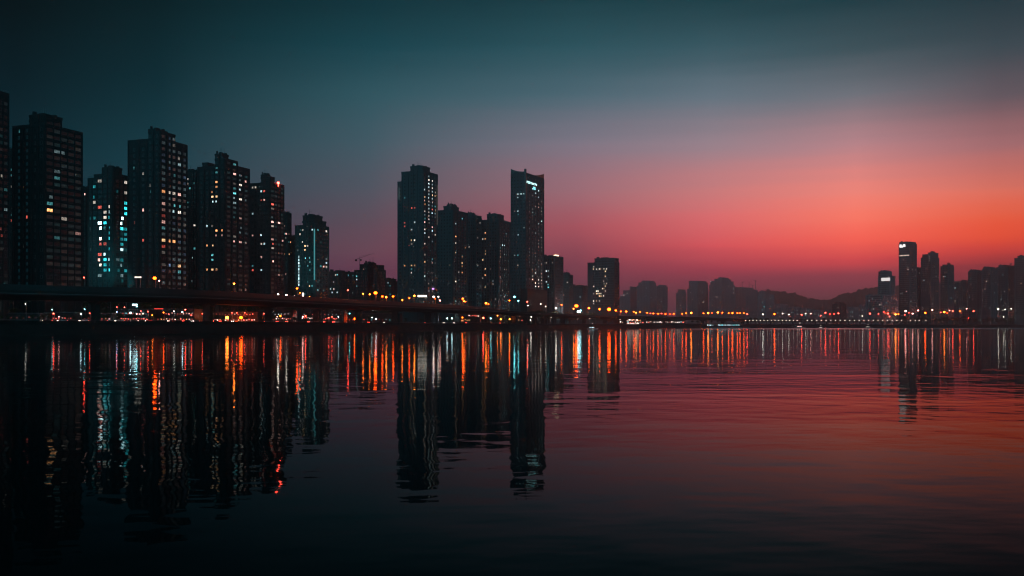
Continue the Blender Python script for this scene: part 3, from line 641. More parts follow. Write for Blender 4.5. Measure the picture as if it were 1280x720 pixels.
# low river wall and railing along the promenade edge
rw = thing('river_wall', 'low stone parapet wall along the top of the river bank', 'wall', (bank(200,9)[0], bank(200,9)[1], GZ-.3))
WPX = [p for p in range(-200, 1500, 8)]
localise(ringstrip('wall', WPX, [(9.35,GZ-.32),(9.75,GZ-.32),(9.75,GZ+.45),(9.35,GZ+.45)], STONE, rw))
localise(ringstrip('railing', WPX, [(9.5,GZ+.9),(9.58,GZ+.9),(9.58,GZ+1.0),(9.5,GZ+1.0)], METAL, rw))
# low footbridge with white lamps on the right
fb = thing('footbridge', 'long low lit footbridge along the far right bank', 'bridge', (bank(1040,24)[0], bank(1040,24)[1], GZ))
FPX = [p for p in range(930, 1166, 6)]
localise(ringstrip('deck', FPX, [(22,11.2),(28,11.2),(28,12),(22,12)], ROADC, fb))
localise(ringstrip('railing', FPX, [(22.0,12.9),(22.15,12.9),(22.15,13.05),(22.0,13.05)], METAL, fb))
for px in range(935, 1166, 14):
    m = MB(); X0,D0 = bank(px,25); m.box(X0-.8,X0+.8,D0-1.5,D0+1.5,GZ-.6,11.25); localise(m.obj('pier', ROADC, fb))

# ------------------------------------------------------------------ labels for repeated small things
LM = [(-40,14,'the cropped edge tower'),(14,98,'the broad stepped tower'),(98,160,'the teal floodlit tower'),(160,240,'the grid window tower'),(240,312,'the paired orange window tower'),(312,366,'the roof beacon tower'),
      (366,412,'the light strip tower'),(412,440,'the low grey block'),(440,497,'the crane block'),(497,548,'the slender stepped tower'),(548,586,'the crown block tower'),(586,638,'the orange dotted tower'),(638,682,'the concave crown tower'),
      (682,716,'the teal dotted tower'),(716,735,'the plain low building'),(735,776,'the glass office'),(776,838,'the first hazy cluster'),(838,886,'the small hazy towers'),(886,948,'the widest hazy block'),(948,1036,'the hill saddle'),(1036,1096,'the right hill'),(1096,1123,'the white sign tower'),(1123,1150,'the logo tower'),(1150,1194,'the stepped cluster towers'),(1194,1400,'the dense right hand estate')]
def lm(px):
    for a,b,t in LM:
        if a <= px < b: return t
    return LM[-1][2]
PEND = []
def later(o, base, px): PEND.append((o, base, px))
ORD = ['first','second','third','fourth','fifth','sixth','seventh','eighth','ninth','tenth','eleventh','twelfth','thirteenth','fourteenth','fifteenth','sixteenth','seventeenth','eighteenth','nineteenth','twentieth']
def settle():
    by = {}
    for o,b,px in PEND: by.setdefault(b, []).append((px,o))
    for b,l_ in by.items():
        l_.sort(key=lambda q: q[0])
        for i,(px,o) in enumerate(l_):
            n = len(l_)
            o['label'] = b if n == 1 else b + (', %s' % ('leftmost' if i==0 else 'rightmost' if i==n-1 else (ORD[i]+' from left')))

# ------------------------------------------------------------------ street lamps
SIZEW = {0:'tiny',1:'small',2:'bright',3:'large bright'}
def lamp(px, py, k='o', size=1, where='deck', off=None, st=None):
    if where == 'deck': o_ = wo(1.2)(px) if off is None else off; base = dz(px)
    elif where == 'bridge': o_ = 22.5; base = 12.0
    else: o_ = 46+((int(px*7)) % 9) if off is None else off; base = GZ+.1
    D = bankD(px)+o_; X = ray(px)*D; z = zat(py, D)
    if z < base+1.0: z = base+1.0
    near = 'viaduct' if where=='deck' else 'footbridge' if where=='bridge' else 'street below'
    nm = 'street_lamp' if where != 'bridge' else 'railing_lamp'
    t = thing(nm, None, 'street lamp', (X, D, base), 0, {'deck':'street lamps on the viaduct','bridge':'small white lamps along the footbridge railing','street':'street lamps along the river road'}[where])
    later(t, '%s %s lamp %s, before %s' % (SIZEW[size], NAMEC[k], {'deck':'on the viaduct','bridge':'on the footbridge','street':'on river road'}[where], lm(px)), px)
    h = z-base; r_ = (.55,.85,1.2,2.2)[size]*D/F
    ap = pi*(r_*F/D)**2; s_ = (70,330,800,1700)[size]*(.10 if where=='bridge' else 1)/ap
    if px > 940: s_ *= .4
    s_ = float('%.1g' % min(s_, 2500))
    key = (round(h,0), where)
    m = MB(); m.tube((0,r_+.5,0),(0,r_+.5,h+r_*.75+.25),.11,.07); m.tube((0,r_+.5,h+r_*.75+.25),(0,0,h+r_*.75+.4),.06,.05); m.obj('pole', METAL, t)
    m = MB(); m.tube((0,0,h+r_*.72),(0,0,h+r_*.72+.3),r_*.6,r_*.3,8); lh = m.obj('lamp_head', DARKM, t)
    m = MB(); m.ball((0,0,h),r_,r_,r_*.8,6,4); m.obj('globe', lampmat(k, s_, size == 3), lh)
    return t
for a in [(193.4,347.7,'o',3),(199,351,'p',1),(184,361,'o',1),(105,347,'r',1),(292.6,354.6,'y',2),(371.3,360.6,'o',2),(375,366,'o',1),(347.6,368,'w',2),(358,369,'w',2),(368,370,'w',0),(387,371,'y',0),(392,372.7,'o',0),
          (435,362.7,'r',1),(453.9,367.2,'y',1),(462.2,367.8,'y',1),(469.4,366.1,'o',3),(478,370.6,'o',2),(482.8,371.5,'y',2),(491.4,370.6,'o',2),(502.9,375,'y',1),(511.5,372.7,'o',1),(518,369.7,'y',2),(542,371,'w',2),(548,371,'w',1),(550,375.6,'p',1),(578.5,373.5,'o',2),(580,376.5,'y',1),(582,377,'o',0),(607.5,379,'y',2),(610.5,380,'o',1),(636.7,375.7,'o',1),(643,371,'t',2),(648,376,'t',1),(659,377.3,'r',1),(660,382,'w',0),(676,380,'w',0),(682,383,'w',0),
          (695,385.2,'w',2),(702,381,'o',1),(720.4,382.4,'o',3),(717,386,'y',1),(736.2,385.2,'o',2),(749.4,386.5,'o',2),(761.3,386.6,'o',3),(769.7,388,'o',2),(776,389.2,'o',1),(782.8,389.3,'o',2),(792.5,389.8,'o',1),(800,390,'o',1),(809,391,'o',1),(816.7,391.8,'o',1),(822.6,392.2,'o',1),(831.8,392.6,'o',1),(837.5,392.6,'o',0),(842.3,392.3,'o',1),(852.8,392.3,'o',1),(857.6,391.5,'o',1),(864,391,'y',2),(795,391,'y',1),(813,391.6,'r',0),(827,392,'r',0),
          (879.5,391.6,'o',1),(885.2,391.3,'y',2),(890,391,'o',0),(897.2,390.6,'y',2),(903,391,'o',1),(910.8,391.3,'o',1),(915.5,391.3,'o',2),(921.7,391.3,'o',1),(925,391.3,'o',1),(929.8,391.4,'o',1),(934,392.5,'r',1)]:
    lamp(*a)
for a in [(31.8,380,'w',0),(67,392,'r',1),(65,387,'t',0),(73.6,396,'p',0),(101,392.4,'c',1),(105.7,386.4,'t',0),(112,391.6,'r',0),(146,384,'r',0),(146,390,'b',0),(155.5,384,'r',0),(169,381,'c',1),(171,383,'t',1),(163,391,'c',2),(171,392.5,'p',0),(190.8,394,'y',2),(204.5,390.7,'o',1),(217.4,389,'w',0),(176,389,'r',0),(185,389.5,'r',0),
          (228,390,'c',1),(231.6,387,'r',1),(239,394,'r',0),(253,392,'r',0),(258,392,'w',0),(283.8,397,'y',3),(301.2,397,'o',3),(296,391,'r',0),(290,391,'r',0),(306,391,'r',0),(340.7,390,'c',1),(346.4,396,'p',0),(350.5,395,'o',2),(330,392,'r',0),(336,396,'r',0),(378.5,396,'p',1),(393,391.5,'p',1),(393,397,'w',1),(382,395,'r',1),
          (444.5,398.6,'o',3),(470,398.6,'c',1),(437,392,'t',0),(411,397,'r',0),(415,396,'r',0),(423,396,'c',0),(465,397,'c',0),(492,398,'c',0),(559,398,'c',1),(565,398,'c',1),(578,397,'o',1),(576,393,'w',0),(604,397.4,'r',2),(613.5,398,'t',1),(622,394.7,'y',0),(628,393,'o',0),(637,399,'y',1),(644.5,399,'w',0),(626,399,'y',1),(664,396,'w',0),(688.6,397,'w',0),(673.7,391,'w',1),(723.5,389.8,'c',3),(726,388,'t',1),(737,398,'w',1),(751.5,397.6,'r',1),(722.7,399,'w',0),(775,399,'w',0),(663,400,'w',0)]:
    lamp(*a, where='street')
for a in [(953.7,393,'w',1),(968,392.6,'o',2),(978.3,392,'w',0),(986,393,'w',0),(1002,393.5,'r',1),(1007,392,'w',0),(1013.5,392,'p',0),(1026,394.6,'r',0),(1031.7,391,'r',1),(1037.5,392.5,'r',0),(1042.7,392.5,'r',0),(1048,391.6,'r',1),(1087.5,392,'r',1),(1098,392.3,'r',0),(1110,392,'r',1),(1112,395.6,'r',0),(1119.5,393,'y',2),(1123,392.6,'o',1),(1132,388.8,'p',2),(1131,393.5,'r',0),(1140.8,392,'p',1),(1147.7,388,'p',1),(1156.5,391,'o',2),(1165.4,387.5,'p',1),(1176,390.5,'r',0),(1180.4,390,'y',2),(1184,391.5,'o',0),(1187,388,'p',0),(1191,388.8,'r',1),(1200,389,'o',1),(1208.5,386,'p',0),(1217,388.8,'r',1),(1210.6,398,'r',1),(1248,386.4,'w',1),(1256.5,386.7,'w',0),(1264,386,'w',0),(1273,390,'o',1),(1254.4,396,'w',0),(1241,388,'w',0),(1105,390,'r',0),(1136,391,'r',0),(1078,395,'w',0)]:
    lamp(*a, where='street', off=62)
for px in [932+i*4.6 for i in range(15)] + [1009+i*5.9 for i in range(21)] + [1138,1144,1149,1157.5]:
    if 1000 < px < 1008: continue
    lamp(px, 400.4, 'w', 0, 'bridge')
settle(); PEND.clear()

# ------------------------------------------------------------------ shops, pavilions, river pier, boat
def shop(px0, px1, py_top, off, label, wins, wall=CONC3, name='shop_building', cat='shop', sign=None):
    Dm = bankD((px0+px1)/2)+off; x0,x1 = ray(px0)*Dm, ray(px1)*Dm; zt = zat(py_top, Dm)-GZ
    x0b, d0 = bank(px0, off); x1b, d1 = bank(px1, off); rz = 0
    t = thing(name, label, cat, (x0, Dm, GZ), rz); w = x1-x0; dp = max(6, min(14, w*.6))
    m = MB(); m.box(0,w,0,dp,-.8,zt); m.obj('body', wall, t)
    m = MB(); m.box(-.4,w+.4,-.5,dp+.4,zt+.004,zt+.35); m.obj('roof', ROOFM, t)
    for px,py,k,ww,hh,st in wins:
        X = ray(px)*Dm-x0; Z = min(max(zat(py,Dm)-GZ, hh/2+.2), zt-hh/2-.05)
        X = min(max(X, ww/2+.1), w-ww/2-.1)
        o = put('lit_window', window_mesh(ww,hh), t, (X,0,Z)); setmat(o, winmat(k, st))
    if sign:
        px,py,k,ww,hh,st = sign; X = ray(px)*Dm-x0; Z = zat(py,Dm)-GZ
        m = MB(); m.box(X-ww/2,X+ww/2,-.75,-.45,Z-hh/2,Z+hh/2); m.obj('sign_board', lampmat(k, st), t)
    return t
def wr(p0,p1,n,py,ks,w,h,st,seed=1):
    g = random.Random(seed+int(p0)); 
    return [(p0+(p1-p0)*(i+.5)/n+g.uniform(-.3,.3), py+g.uniform(-.6,.6), g.choice(ks), w, h, round(st*g.choice((.3,.6,1,1.6)),2)) for i in range(n)]
shop(-6,50,392,60,'low dark shed with a white lit opening at the left edge under the viaduct', [(2,397,'w',1.6,.9,2),(5,397,'c',1.2,.9,1.5)]+wr(10,48,5,397,'r',1,.8,.1))
shop(56,92,391,66,'low shop row with faint red windows below the stepped tower', wr(57,91,9,398,'rrp',1.0,.8,.8))
shop(94,140,392,64,'shop row with dim red shutters below the teal floodlit tower', wr(95,139,10,398,'rrop',1.0,.8,.6))
shop(145,186,387,66,'two storey shop with red windows and a teal white lantern sign', wr(146,185,12,398.5,'rrrow',1.0,.9,1.6)+wr(147,185,9,392,'rwtp',1.0,.9,.7), sign=(169,381,'c',2.6,.9,6))
shop(188,243,386.5,66,'long restaurant row with an orange lit sign band below the grid tower', wr(189,242,15,399,'rrop',.9,.9,1.5)+wr(206,242,10,392,'wrpc',.9,.9,1.0), sign=(199,386,'r',5,.5,1.2))
shop(246,322,390.5,68,'wide market hall glowing red under the viaduct with a row of red eave lights', wr(247,320,22,400,'rrrop',1.0,.9,2.0)+wr(250,318,18,393,'rrrw',.9,.8,.9))
shop(324,366,388,70,'red lit diner with many small windows below the beacon tower', wr(325,364,16,398.5,'rrpw',.9,.9,1.6)+wr(330,362,8,392.5,'rrc',.9,.8,.7))
shop(376,430,389,75,'long food hall with bright pink and red windows below the light strip tower', wr(377,398,9,397.5,'rpww',1.0,1,2.2)+wr(404,422,9,398.5,'rr',1.0,.9,1.8)+wr(378,428,10,393,'rc',.8,.8,.6))
shop(433,500,392,80,'dim low row of shops with teal and white doors below the crane block', wr(434,499,14,399.5,'ctwr',1.0,.9,.7))
shop(505,547,392.5,92,'busy orange lit pavilion with two rows of glowing windows', wr(507,545,14,400,'ooyyw',1.9,1.9,5.0)+wr(508,545,13,395.4,'oor',1.5,1.2,1.8)+wr(508,545,9,402.2,'ryo',1.5,.9,3.0), name='riverside_pavilion', cat='pavilion')
shop(550,600,391,96,'low market with white teal and orange lights right of the orange pavilion', wr(552,575,8,399.5,'cwtr',1.4,1.3,1.6)+wr(573,588,6,400.5,'ooy',1.6,1.3,3.0)+wr(585,599,6,394.7,'rrw',1.6,1,1.8))
shop(602,655,390.5,104,'low mixed shop row with amber lights left of the tree bank', wr(603,654,14,400,'yowrc',1.4,1.3,1.7)+wr(612,652,9,394.5,'yotr',1.3,1.2,.9))
shop(656,672,394,112,'small kiosk with one white door at the edge of the tree bank', wr(657,671,4,400,'wc',1.3,1.3,1.2), name='kiosk', cat='kiosk')
shop(766,806,397.5,60,'bright pink white pavilion glowing under the expressway', wr(782,800,12,400,'pwpo',2.2,1.8,5)+wr(774,805,10,403,'pwrc',2,1.6,2.2)+wr(783,799,8,405,'pw',2,1.2,2.5), name='riverside_pavilion', cat='pavilion')
shop(806,856,399,60,'low row with pink and white shopfronts right of the bright pavilion', wr(807,855,20,402.5,'pwrcw',2,1.6,1.6))
# expressway sign board and roadside panel on the deck
def panel(px0,px1,py0,py1,k,st,label,off=26,base=None):
    D = bankD((px0+px1)/2)+off; b = dz((px0+px1)/2) if base is None else base
    t = thing('lit_billboard', label, 'billboard', (ray(px0)*D, D, b)); w = ray(px1)*D-ray(px0)*D
    z0,z1 = zat(py1,D)-b, zat(py0,D)-b
    m = MB(); m.tube((w*.2,.3,0),(w*.2,.3,z0+.2),.12); m.tube((w*.8,.3,0),(w*.8,.3,z0+.2),.12); m.obj('posts', METAL, t)
    m = MB(); m.box(-.15,w+.15,.05,.4,z0-.15,z1+.15); m.obj('frame', DARKM, t)
    n = max(2,int(w/2.2)); m = MB()
    for i in range(n): m.box(w*i/n+.15,w*(i+1)/n-.15,-.1,.048,z0,z1)
    m.obj('light_panel', lampmat(k, st), t)
panel(522,533.5,369,371.2,'w',4,'row of white lit panels beside the foot of the slender tower')
panel(168,177,345.6,347.4,'w',1.5,'small white lit sign left of the largest orange lamp')
panel(536,543,360,362,'v',1.5,'violet lit sign low on the slender tower', 60)
panel(377.5,380,366,372,'w',4,'short upright white light panel below the light strip tower')
# barge pier
def ferry():
    D = bankD(895)-14; x0 = ray(853)*D; w = ray(938)*D-x0
    t = thing('ferry_pier', 'long low floating pier with a row of greenish white windows', 'pier', (x0,D,0))
    m = MB(); m.box(0,w,0,9,-.6,1.6); m.obj('deck', HULL, t)
    m = MB(); m.box(4,w*.9,1.5,7.5,1.604,7.2); m.obj('cabin', CONC3, t)
    m = MB(); m.box(2,w*.93,.8,8.2,7.204,7.7); m.obj('roof', ROOFM, t)
    g = random.Random(4)
    for i in range(40):
        px = 857+i*1.72
        if 867 < px < 870 or 893 < px < 898: continue
        o = put('lit_window', window_mesh(1.6,1.5), t, (ray(px)*D-x0,1.5,5.3)); setmat(o, winmat(g.choice('ccct'), g.choice((.6,1,1.6,2.2))))
ferry()
def boat(px, D, label, k='p', sc=1):
    t = thing('boat', label, 'boat', (ray(px)*D, D, 0)); t.scale=(sc,sc,sc)
    m = MB(); m.prism([(-7,-.4),(5.5,-.4),(8,1.7),(-7.3,1.5)], -1.8, 1.8); m.obj('hull', HULL, t)
    m = MB(); m.box(-4.5,2.5,-1.4,1.4,1.5,3.4); m.box(-1.5,1.8,-1.2,1.2,3.405,4.8); m.obj('cabin', CONC2, t)
    for i in range(5): o = put('lit_window', window_mesh(.9,.8), t, (-3.9+i*1.35,-1.4,2.6)); setmat(o, winmat(k, 4))
    m = MB(); m.tube((-.2,0,4.8),(-.2,0,7.2),.08); m.obj('mast', METAL, t)
    m = MB(); m.ball((-.2,0,7.3),.22); m.obj('mast_light', lampmat('w',15), t)
boat(1000, 1610, 'small pink lit boat moored below the hill saddle', 'p', 1.2)
boat(1026, 1550, 'tiny boat with one white mast light just off the far bank', 'w', .6)
boat(1085, 1740, 'small boat with a white light before the right hill', 'w', .9)
boat(740.7, 1130, 'small boat with a white lamp by the bank below the glass office', 'c', .9)

# ------------------------------------------------------------------ cars
def carmesh():
    body = MB(); body.prism([(-2.2,.35),(2.2,.35),(2.25,.75),(1.9,.95),(1.0,1.0),(.45,1.45),(-1.2,1.48),(-1.8,1.02),(-2.2,.95)], -.85, .85)
    gl = MB(); gl.prism([(.98,1.03),(.47,1.40),(.40,1.40),(.85,1.03)], -.86,.86); gl.prism([(-1.75,1.04),(-1.22,1.42),(-1.15,1.42),(-1.55,1.04)],-.86,.86); gl.prism([(-1.45,1.05),(.75,1.05),(.36,1.38),(-1.15,1.38)],-.87,.87)
    wh = MB(); wh.tube((0,-.1,0),(0,.1,0),.33,.33,12)
    hd = MB(); hd.box(-.03,.06,-.2,.2,-.09,.09)
    return body.mesh('car_body',CARP[0]), gl.mesh('car_glass',GLASS), wh.mesh('car_wheel',TYRE), hd.mesh('car_headlight',lampmat('w',25)), hd.mesh('car_taillight',lampmat('r',18))
CM = carmesh()
def car(px, off, base, toward, ci, where):
    D = bankD(px)+off; X = ray(px)*D
    x1,y1 = bank(px+3, off); a = atan2(y1-D, x1-X)
    if toward: a += pi
    t = thing('parked_car' if where=='street' else 'moving_car', None, 'car', (X,D,base), a, 'cars on the viaduct' if where=='deck' else 'cars along the river road')
    cn = ('silver','white','black','red')[ci]
    later(t, '%s car %s %s, before %s' % (cn, 'facing left' if toward else 'facing right', 'on viaduct' if where=='deck' else 'on river road', lm(px)), px)
    o = put('body', CM[0], t); setmat(o, CARP[ci]); put('windows', CM[1], t)
    for x in (-1.35,1.4):
        for y in (-.78,.78): put('wheel', CM[2], t, (x,y,.33))
    for y in (-.6,.6):
        put('headlight', CM[3], t, (2.22,y,.72)); put('taillight', CM[4], t, (-2.26,y,.78))
g = random.Random(5)
for px in (388,398,402,452,456,459,465,473,486,495,508,514,521,540,556,571,590,600,618,640,655,668,690,706,728,742):
    car(px+g.uniform(-1.5,1.5), wo(15.5 if g.random()<.5 else 13)(px), dz(px)+.006, g.random()<.6, g.randrange(4), 'deck')
for px in (60,78,104,128,150,157,176,187,214,232,246,268,277,292,312,334,349,361,386,408,418,429,463,481,493,533,557,569,584,611,625,641):
    car(px+g.uniform(-1.5,1.5), 52+g.uniform(0,3), GZ+.16, g.random()<.45, g.randrange(4), 'street')
settle(); PEND.clear()

# ------------------------------------------------------------------ trees
def tree_meshes(seed, h=9):
    g = random.Random(seed)
    tr = MB(); tr.tube((0,0,-.6),(.1,.05,h*.45),.26,.16,7); 
    cl = []
    for i in range(7):
        a = g.uniform(0,2*pi); rr = g.uniform(.8,h*.25); z = h*g.uniform(.42,.85)
        e = (rr*cos(a), rr*sin(a), z); tr.tube((.1,.05,h*g.uniform(.3,.45)), e, .1, .04, 5); cl.append((e, g.uniform(.13,.2)*h))
    cl.append(((0,0,h*.82), h*.18))
    lf = MB()
    for c_, r_ in cl:
        for _ in range(85):
            while True:
                u = [g.uniform(-1,1) for _ in range(3)]
                if sum(x*x for x in u) < 1: break
            p = [c_[i]+u[i]*r_*(1,1,.8)[i] for i in range(3)]
            s_ = g.uniform(.16,.42)*h/9; a = [g.uniform(-1,1) for _ in range(3)]; b = [g.uniform(-1,1) for _ in range(3)]
            la = sqrt(sum(x*x for x in a)) or 1; lb = sqrt(sum(x*x for x in b)) or 1
            a = [x/la*s_ for x in a]; b = [x/lb*s_ for x in b]; q = len(lf.v)
            lf.v += [tuple(p[i]-a[i] for i in range(3)), tuple(p[i]+b[i]*.7 for i in range(3)), tuple(p[i]+a[i] for i in range(3)), tuple(p[i]-b[i]*.7 for i in range(3))]
            lf.f.append((q,q+1,q+2,q+3)); lf.m.append(0)
    return tr.mesh('trunk', BARK), lf.mesh('crown', LEAF)
TM = [tree_meshes(s_, 9) for s_ in range(5)]
def tree(px, off, sc, where):
    D = bankD(px)+off; v = g.randrange(5)
    t = thing('tree', None, 'tree', (ray(px)*D, D, GZ+.1), g.uniform(0,6), 'trees along the river bank'); t.scale = (sc*g.uniform(.9,1.2), sc*g.uniform(.9,1.2), sc)
    later(t, '%s dark tree %s, before %s' % ('tall' if sc > 1.3 else 'low' if sc < .8 else 'rounded', where, lm(px)), px)
    put('trunk', TM[v][0], t); put('crown', TM[v][1], t)
for px in range(-10,660,14): tree(px+g.uniform(-5,5), 76+g.uniform(0,8) if px > 400 else 80, g.uniform(.55,.9), 'behind the river road')
for px in range(20,650,26): tree(px+g.uniform(-8,8), 112, g.uniform(1.5,2.1), 'behind the viaduct')
for px in range(-8,664,9): tree(px+g.uniform(-4,4), g.choice((17,19,23)), g.uniform(.22,.5), 'on the promenade')
for px in range(664,800,4): tree(px+g.uniform(-2,2), g.choice((22,40,56,70)), g.uniform(1.0,1.7)*(1.15 if px<745 else .75), 'on the wooded bank')
for px in range(800,940,9): tree(px+g.uniform(-3,3), 20, g.uniform(.7,1.0), 'below the expressway')
for px in range(940,1290,6): tree(px+g.uniform(-2,2), g.choice((30,44,80)), g.uniform(.9,1.5)*(1.0 if px<1130 else 1.5), 'along the far bank')
settle(); PEND.clear()

# ------------------------------------------------------------------ floodlights on the teal towers
def flood(px, D, z, tx, tD, tz, power, label, col=(.10,.85,.95), spread=50):
    X = ray(px)*D
    t = thing('floodlight', label, 'floodlight', (X,D,GZ))
    m = MB(); m.tube((0,0,-.3),(0,0,z-GZ),.12); m.obj('post', METAL, t)
    m = MB(); m.box(-.5,.5,-.2,.2,z-GZ-.3,z-GZ+.3); m.obj('housing', DARKM, t)
    ld = bpy.data.lights.new('floodlight_beam','SPOT'); ld.energy = power; ld.color = col; ld.spot_size = R(spread); ld.spot_blend = .8; ld.shadow_soft_size = .4
    lo = bpy.data.objects.new('floodlight_beam', ld); C.objects.link(lo); lo.parent = t
    import mathutils
    d = mathutils.Vector((ray(tx)*tD-X, tD-D, tz-z)); lo.location = (0,.4,z-GZ+.4); lo.rotation_euler = d.to_track_quat('-Z','Y').to_euler()
flood(116, 562, 24, 118, 604, 44, 10920, 'floodlight washing the left wall of the teal cluster tower')
flood(138, 560, 24, 137, 600, 46, 10920, 'floodlight washing the front of the teal cluster tower')
flood(158, 575, 24, 152, 606, 44, 8400, 'floodlight washing the right wall of the teal cluster tower')
flood(388, 690, 24, 389, 742, 52, 21000, 'floodlight washing the front of the light strip tower')
flood(404, 690, 24, 402, 745, 50, 9240, 'floodlight washing the right wall of the light strip tower')

# ------------------------------------------------------------------ sky
SKYK = [ # azimuth deg, [(photo row, sRGB)], column
 (-180, None, [(-900,(40,88,100)),(0,(58,122,138)),(400,(60,118,134))]),
 (-60, None, [(-900,(18,42,50)),(0,(10,32,38)),(250,(14,38,46)),(400,(22,40,48))]),
 (None, 20, [(-900,(18,42,50)),(-250,(4,16,19)),(0,(5,22,26)),(100,(8,32,39)),(200,(17,44,53)),(300,(30,52,62)),(400,(38,50,60))]),
 (None, 200, [(-900,(20,46,54)),(-250,(6,24,28)),(0,(9,33,38)),(100,(15,45,53)),(200,(32,60,70)),(300,(50,62,74)),(400,(52,54,66))]),
 (None, 460, [(-900,(20,46,54)),(-250,(9,32,37)),(0,(20,50,58)),(60,(29,66,76)),(120,(50,84,94)),(180,(66,88,99)),(240,(82,83,95)),(280,(94,75,88)),(310,(104,70,84)),(345,(96,58,76)),(400,(74,50,64))]),
 (None, 720, [(-900,(20,46,54)),(-250,(12,36,41)),(0,(28,60,68)),(60,(44,82,92)),(120,(76,102,114)),(180,(124,116,130)),(240,(154,104,114)),(285,(160,80,91)),(320,(128,65,79)),(347,(106,58,72)),(400,(82,52,64))]),
 (None, 890, [(-900,(20,46,54)),(-250,(12,36,41)),(0,(30,62,70)),(60,(54,86,96)),(120,(98,114,126)),(180,(150,128,138)),(240,(198,120,121)),(270,(213,106,108)),(310,(206,82,88)),(335,(150,60,75)),(352,(118,56,70)),(400,(88,54,64))]),
 (None, 1070, [(-900,(20,46,54)),(-250,(12,34,39)),(0,(32,60,68)),(60,(58,80,88)),(120,(108,112,121)),(180,(180,130,136)),(240,(236,130,118)),(270,(245,118,100)),(300,(240,95,82)),(325,(198,70,75)),(345,(130,60,72)),(365,(102,56,68)),(400,(92,54,62))]),
 (None, 1245, [(-900,(20,46,54)),(-250,(10,30,35)),(0,(36,56,64)),(60,(58,72,80)),(120,(96,86,94)),(180,(160,106,110)),(240,(216,110,93)),(270,(226,92,66)),(295,(222,78,56)),(312,(192,64,60)),(330,(130,52,60)),(400,(86,48,58))]),
 (50, None, [(-900,(20,46,54)),(-250,(8,24,28)),(0,(24,42,50)),(120,(62,62,70)),(240,(130,74,68)),(300,(140,60,52)),(330,(92,46,52)),(400,(60,40,48))]),
 (95, None, [(-900,(20,46,54)),(0,(26,56,64)),(250,(34,58,66)),(400,(38,54,62))]),
 (180, None, [(-900,(40,88,100)),(0,(58,122,138)),(400,(60,118,134))]),
]
DENS = .00018; HTOP = 252.0
SRC = (.055,.036,.045)
def beyond(c, y, cx):
    e = math.atan(max(HY-y, .5)/(F*cx)); d = min(9500.0, (HTOP-EYE)/sin(e)); T = max(.28, math.exp(-DENS*d))
    return [max(v-SRC[i]*(1-T)*.8, v*.35)/T for i,v in enumerate((lin(c[0]),lin(c[1]),lin(c[2])))]
def lin(c): c/=255.; return c/12.92 if c <= .04045 else ((c+.055)/1.055)**2.4
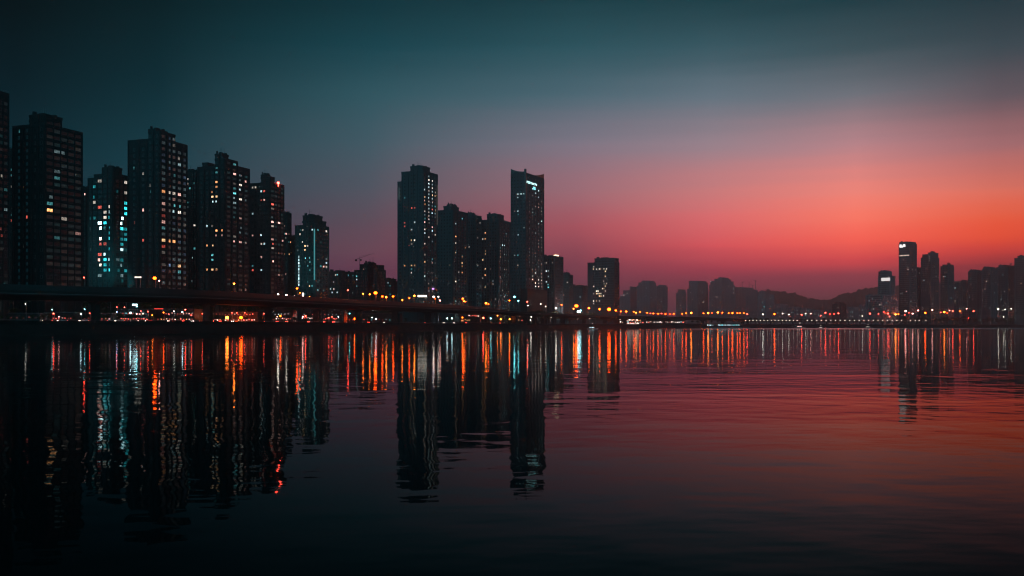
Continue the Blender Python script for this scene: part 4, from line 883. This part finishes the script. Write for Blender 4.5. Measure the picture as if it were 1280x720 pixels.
def build_world():
    w = bpy.data.worlds.new('World'); scn.world = w; w.use_nodes = True
    n, l = w.node_tree.nodes, w.node_tree.links; n.clear()
    tc = n.new('ShaderNodeTexCoord'); sp = n.new('ShaderNodeSeparateXYZ'); l.new(tc.outputs['Generated'], sp.inputs[0])
    def M(op, *a):
        k = n.new('ShaderNodeMath'); k.operation = op
        for i,v in enumerate(a):
            if isinstance(v,(int,float)): k.inputs[i].default_value = v
            else: l.new(v, k.inputs[i])
        return k.outputs[0]
    el = M('MULTIPLY', M('ARCSINE', sp.outputs['Z']), 180/pi)
    az = M('MULTIPLY', M('ARCTAN2', sp.outputs['X'], sp.outputs['Y']), 180/pi)
    # thin streaks of high cloud bend the bands a little
    mp = n.new('ShaderNodeMapping'); mp.inputs['Scale'].default_value = (1.5,1.5,34); nz = n.new('ShaderNodeTexNoise'); nz.inputs['Scale'].default_value = 2.2; nz.inputs['Detail'].default_value = 4
    l.new(tc.outputs['Generated'], mp.inputs[0]); l.new(mp.outputs[0], nz.inputs['Vector'])
    el2 = M('ADD', el, M('MULTIPLY', M('SUBTRACT', nz.outputs[0], .5), .9))
    EMAX = 50.0
    fac = M('DIVIDE', M('MAXIMUM', el2, 0.0), EMAX)
    prev = None; paz = None
    for a, px, keys in SKYK:
        if a is None: a = math.degrees(math.atan(ray(px))); cx = sqrt(1+ray(px)**2)
        else: cx = 1.0
        rp = n.new('ShaderNodeValToRGB'); rp.color_ramp.interpolation = 'EASE' if False else 'LINEAR'
        ks = sorted((max(0,min(1,(math.degrees(math.atan((HY-y)/(F*cx))))/EMAX)), beyond(c, y, cx)) for y,c in keys)
        els = rp.color_ramp.elements
        while len(els) > 1: els.remove(els[-1])
        for i,(p,c) in enumerate(ks):
            e = els[0] if i == 0 else els.new(p)
            e.position = p; e.color = (*c,1)
        l.new(fac, rp.inputs[0])
        if prev is None: prev = rp.outputs[0]
        else:
            mr = n.new('ShaderNodeMapRange'); mr.inputs['From Min'].default_value = paz; mr.inputs['From Max'].default_value = a; mr.interpolation_type='LINEAR'
            l.new(az, mr.inputs[0]); mx = n.new('ShaderNodeMix'); mx.data_type = 'RGBA'
            l.new(mr.outputs[0], mx.inputs[0]); l.new(prev, mx.inputs[6]); l.new(rp.outputs[0], mx.inputs[7]); prev = mx.outputs[2]
        paz = a
    bg = n.new('ShaderNodeBackground'); l.new(prev, bg.inputs[0]); bg.inputs[1].default_value = 1.0
    sky = n.new('ShaderNodeTexSky'); sky.sky_type = 'NISHITA'; sky.sun_disc = False; sky.sun_elevation = R(-2.0); sky.sun_rotation = R(22); sky.air_density = 1.5; sky.dust_density = 3
    b2 = n.new('ShaderNodeBackground'); l.new(sky.outputs[0], b2.inputs[0]); b2.inputs[1].default_value = .004
    ad = n.new('ShaderNodeAddShader'); l.new(bg.outputs[0], ad.inputs[0]); l.new(b2.outputs[0], ad.inputs[1])
    out = n.new('ShaderNodeOutputWorld'); l.new(ad.outputs[0], out.inputs['Surface'])
build_world()
# last trace of the set sun: a very weak warm lamp from behind the right hand cluster
ld = bpy.data.lights.new('sun','SUN'); ld.energy = .03; ld.color = (1,.45,.3); ld.angle = R(8)
so = bpy.data.objects.new('sun', ld); C.objects.link(so)
so.rotation_euler = (R(90+2), 0, R(-22)+pi)   # shines from azimuth +22 deg, 3 deg up
# ------------------------------------------------------------------ haze
hm = bpy.data.materials.new('haze_air'); hm.cycles.volume_sampling = 'DISTANCE'; hm.use_nodes = True; hn = hm.node_tree.nodes; hl = hm.node_tree.links
hn.remove(hn['Principled BSDF']); pv = hn.new('ShaderNodeVolumePrincipled'); pv.inputs['Density'].default_value = DENS; pv.inputs['Color'].default_value = (.88,.97,1,1); pv.inputs['Anisotropy'].default_value = .74
hl.new(pv.outputs[0], hn['Material Output'].inputs['Volume'])
mb = MB(); mb.box(-6100,6100,-320,8900,-3.5,HTOP); tag(mb.obj('haze', hm), None, None, None, 'stuff')

# ------------------------------------------------------------------ camera, render settings
cd = bpy.data.cameras.new('camera'); cd.sensor_width = 36; cd.lens = F/1280*36; cd.shift_y = (HY-360)/1280; cd.clip_end = 30000; cd.clip_start = .5
co = bpy.data.objects.new('camera', cd); C.objects.link(co); co.location = (0,0,EYE); co.rotation_euler = (pi/2,0,0)
scn.camera = co
vs = scn.view_settings; vs.view_transform = 'Standard'; vs.look = 'None'; vs.gamma = 1; vs.exposure = 0; vs.use_curve_mapping = False
cy = scn.cycles
cy.use_denoising = True; cy.max_bounces = 4; cy.diffuse_bounces = 1; cy.glossy_bounces = 3; cy.transmission_bounces = 2; cy.volume_bounces = 0
cy.sample_clamp_indirect = 40; cy.sample_clamp_direct = 11; cy.caustics_reflective = False; cy.caustics_refractive = False; cy.use_adaptive_sampling = False
cy.pixel_filter_type = 'BLACKMAN_HARRIS'; cy.filter_width = 1.15
cy.denoising_prefilter = 'ACCURATE'
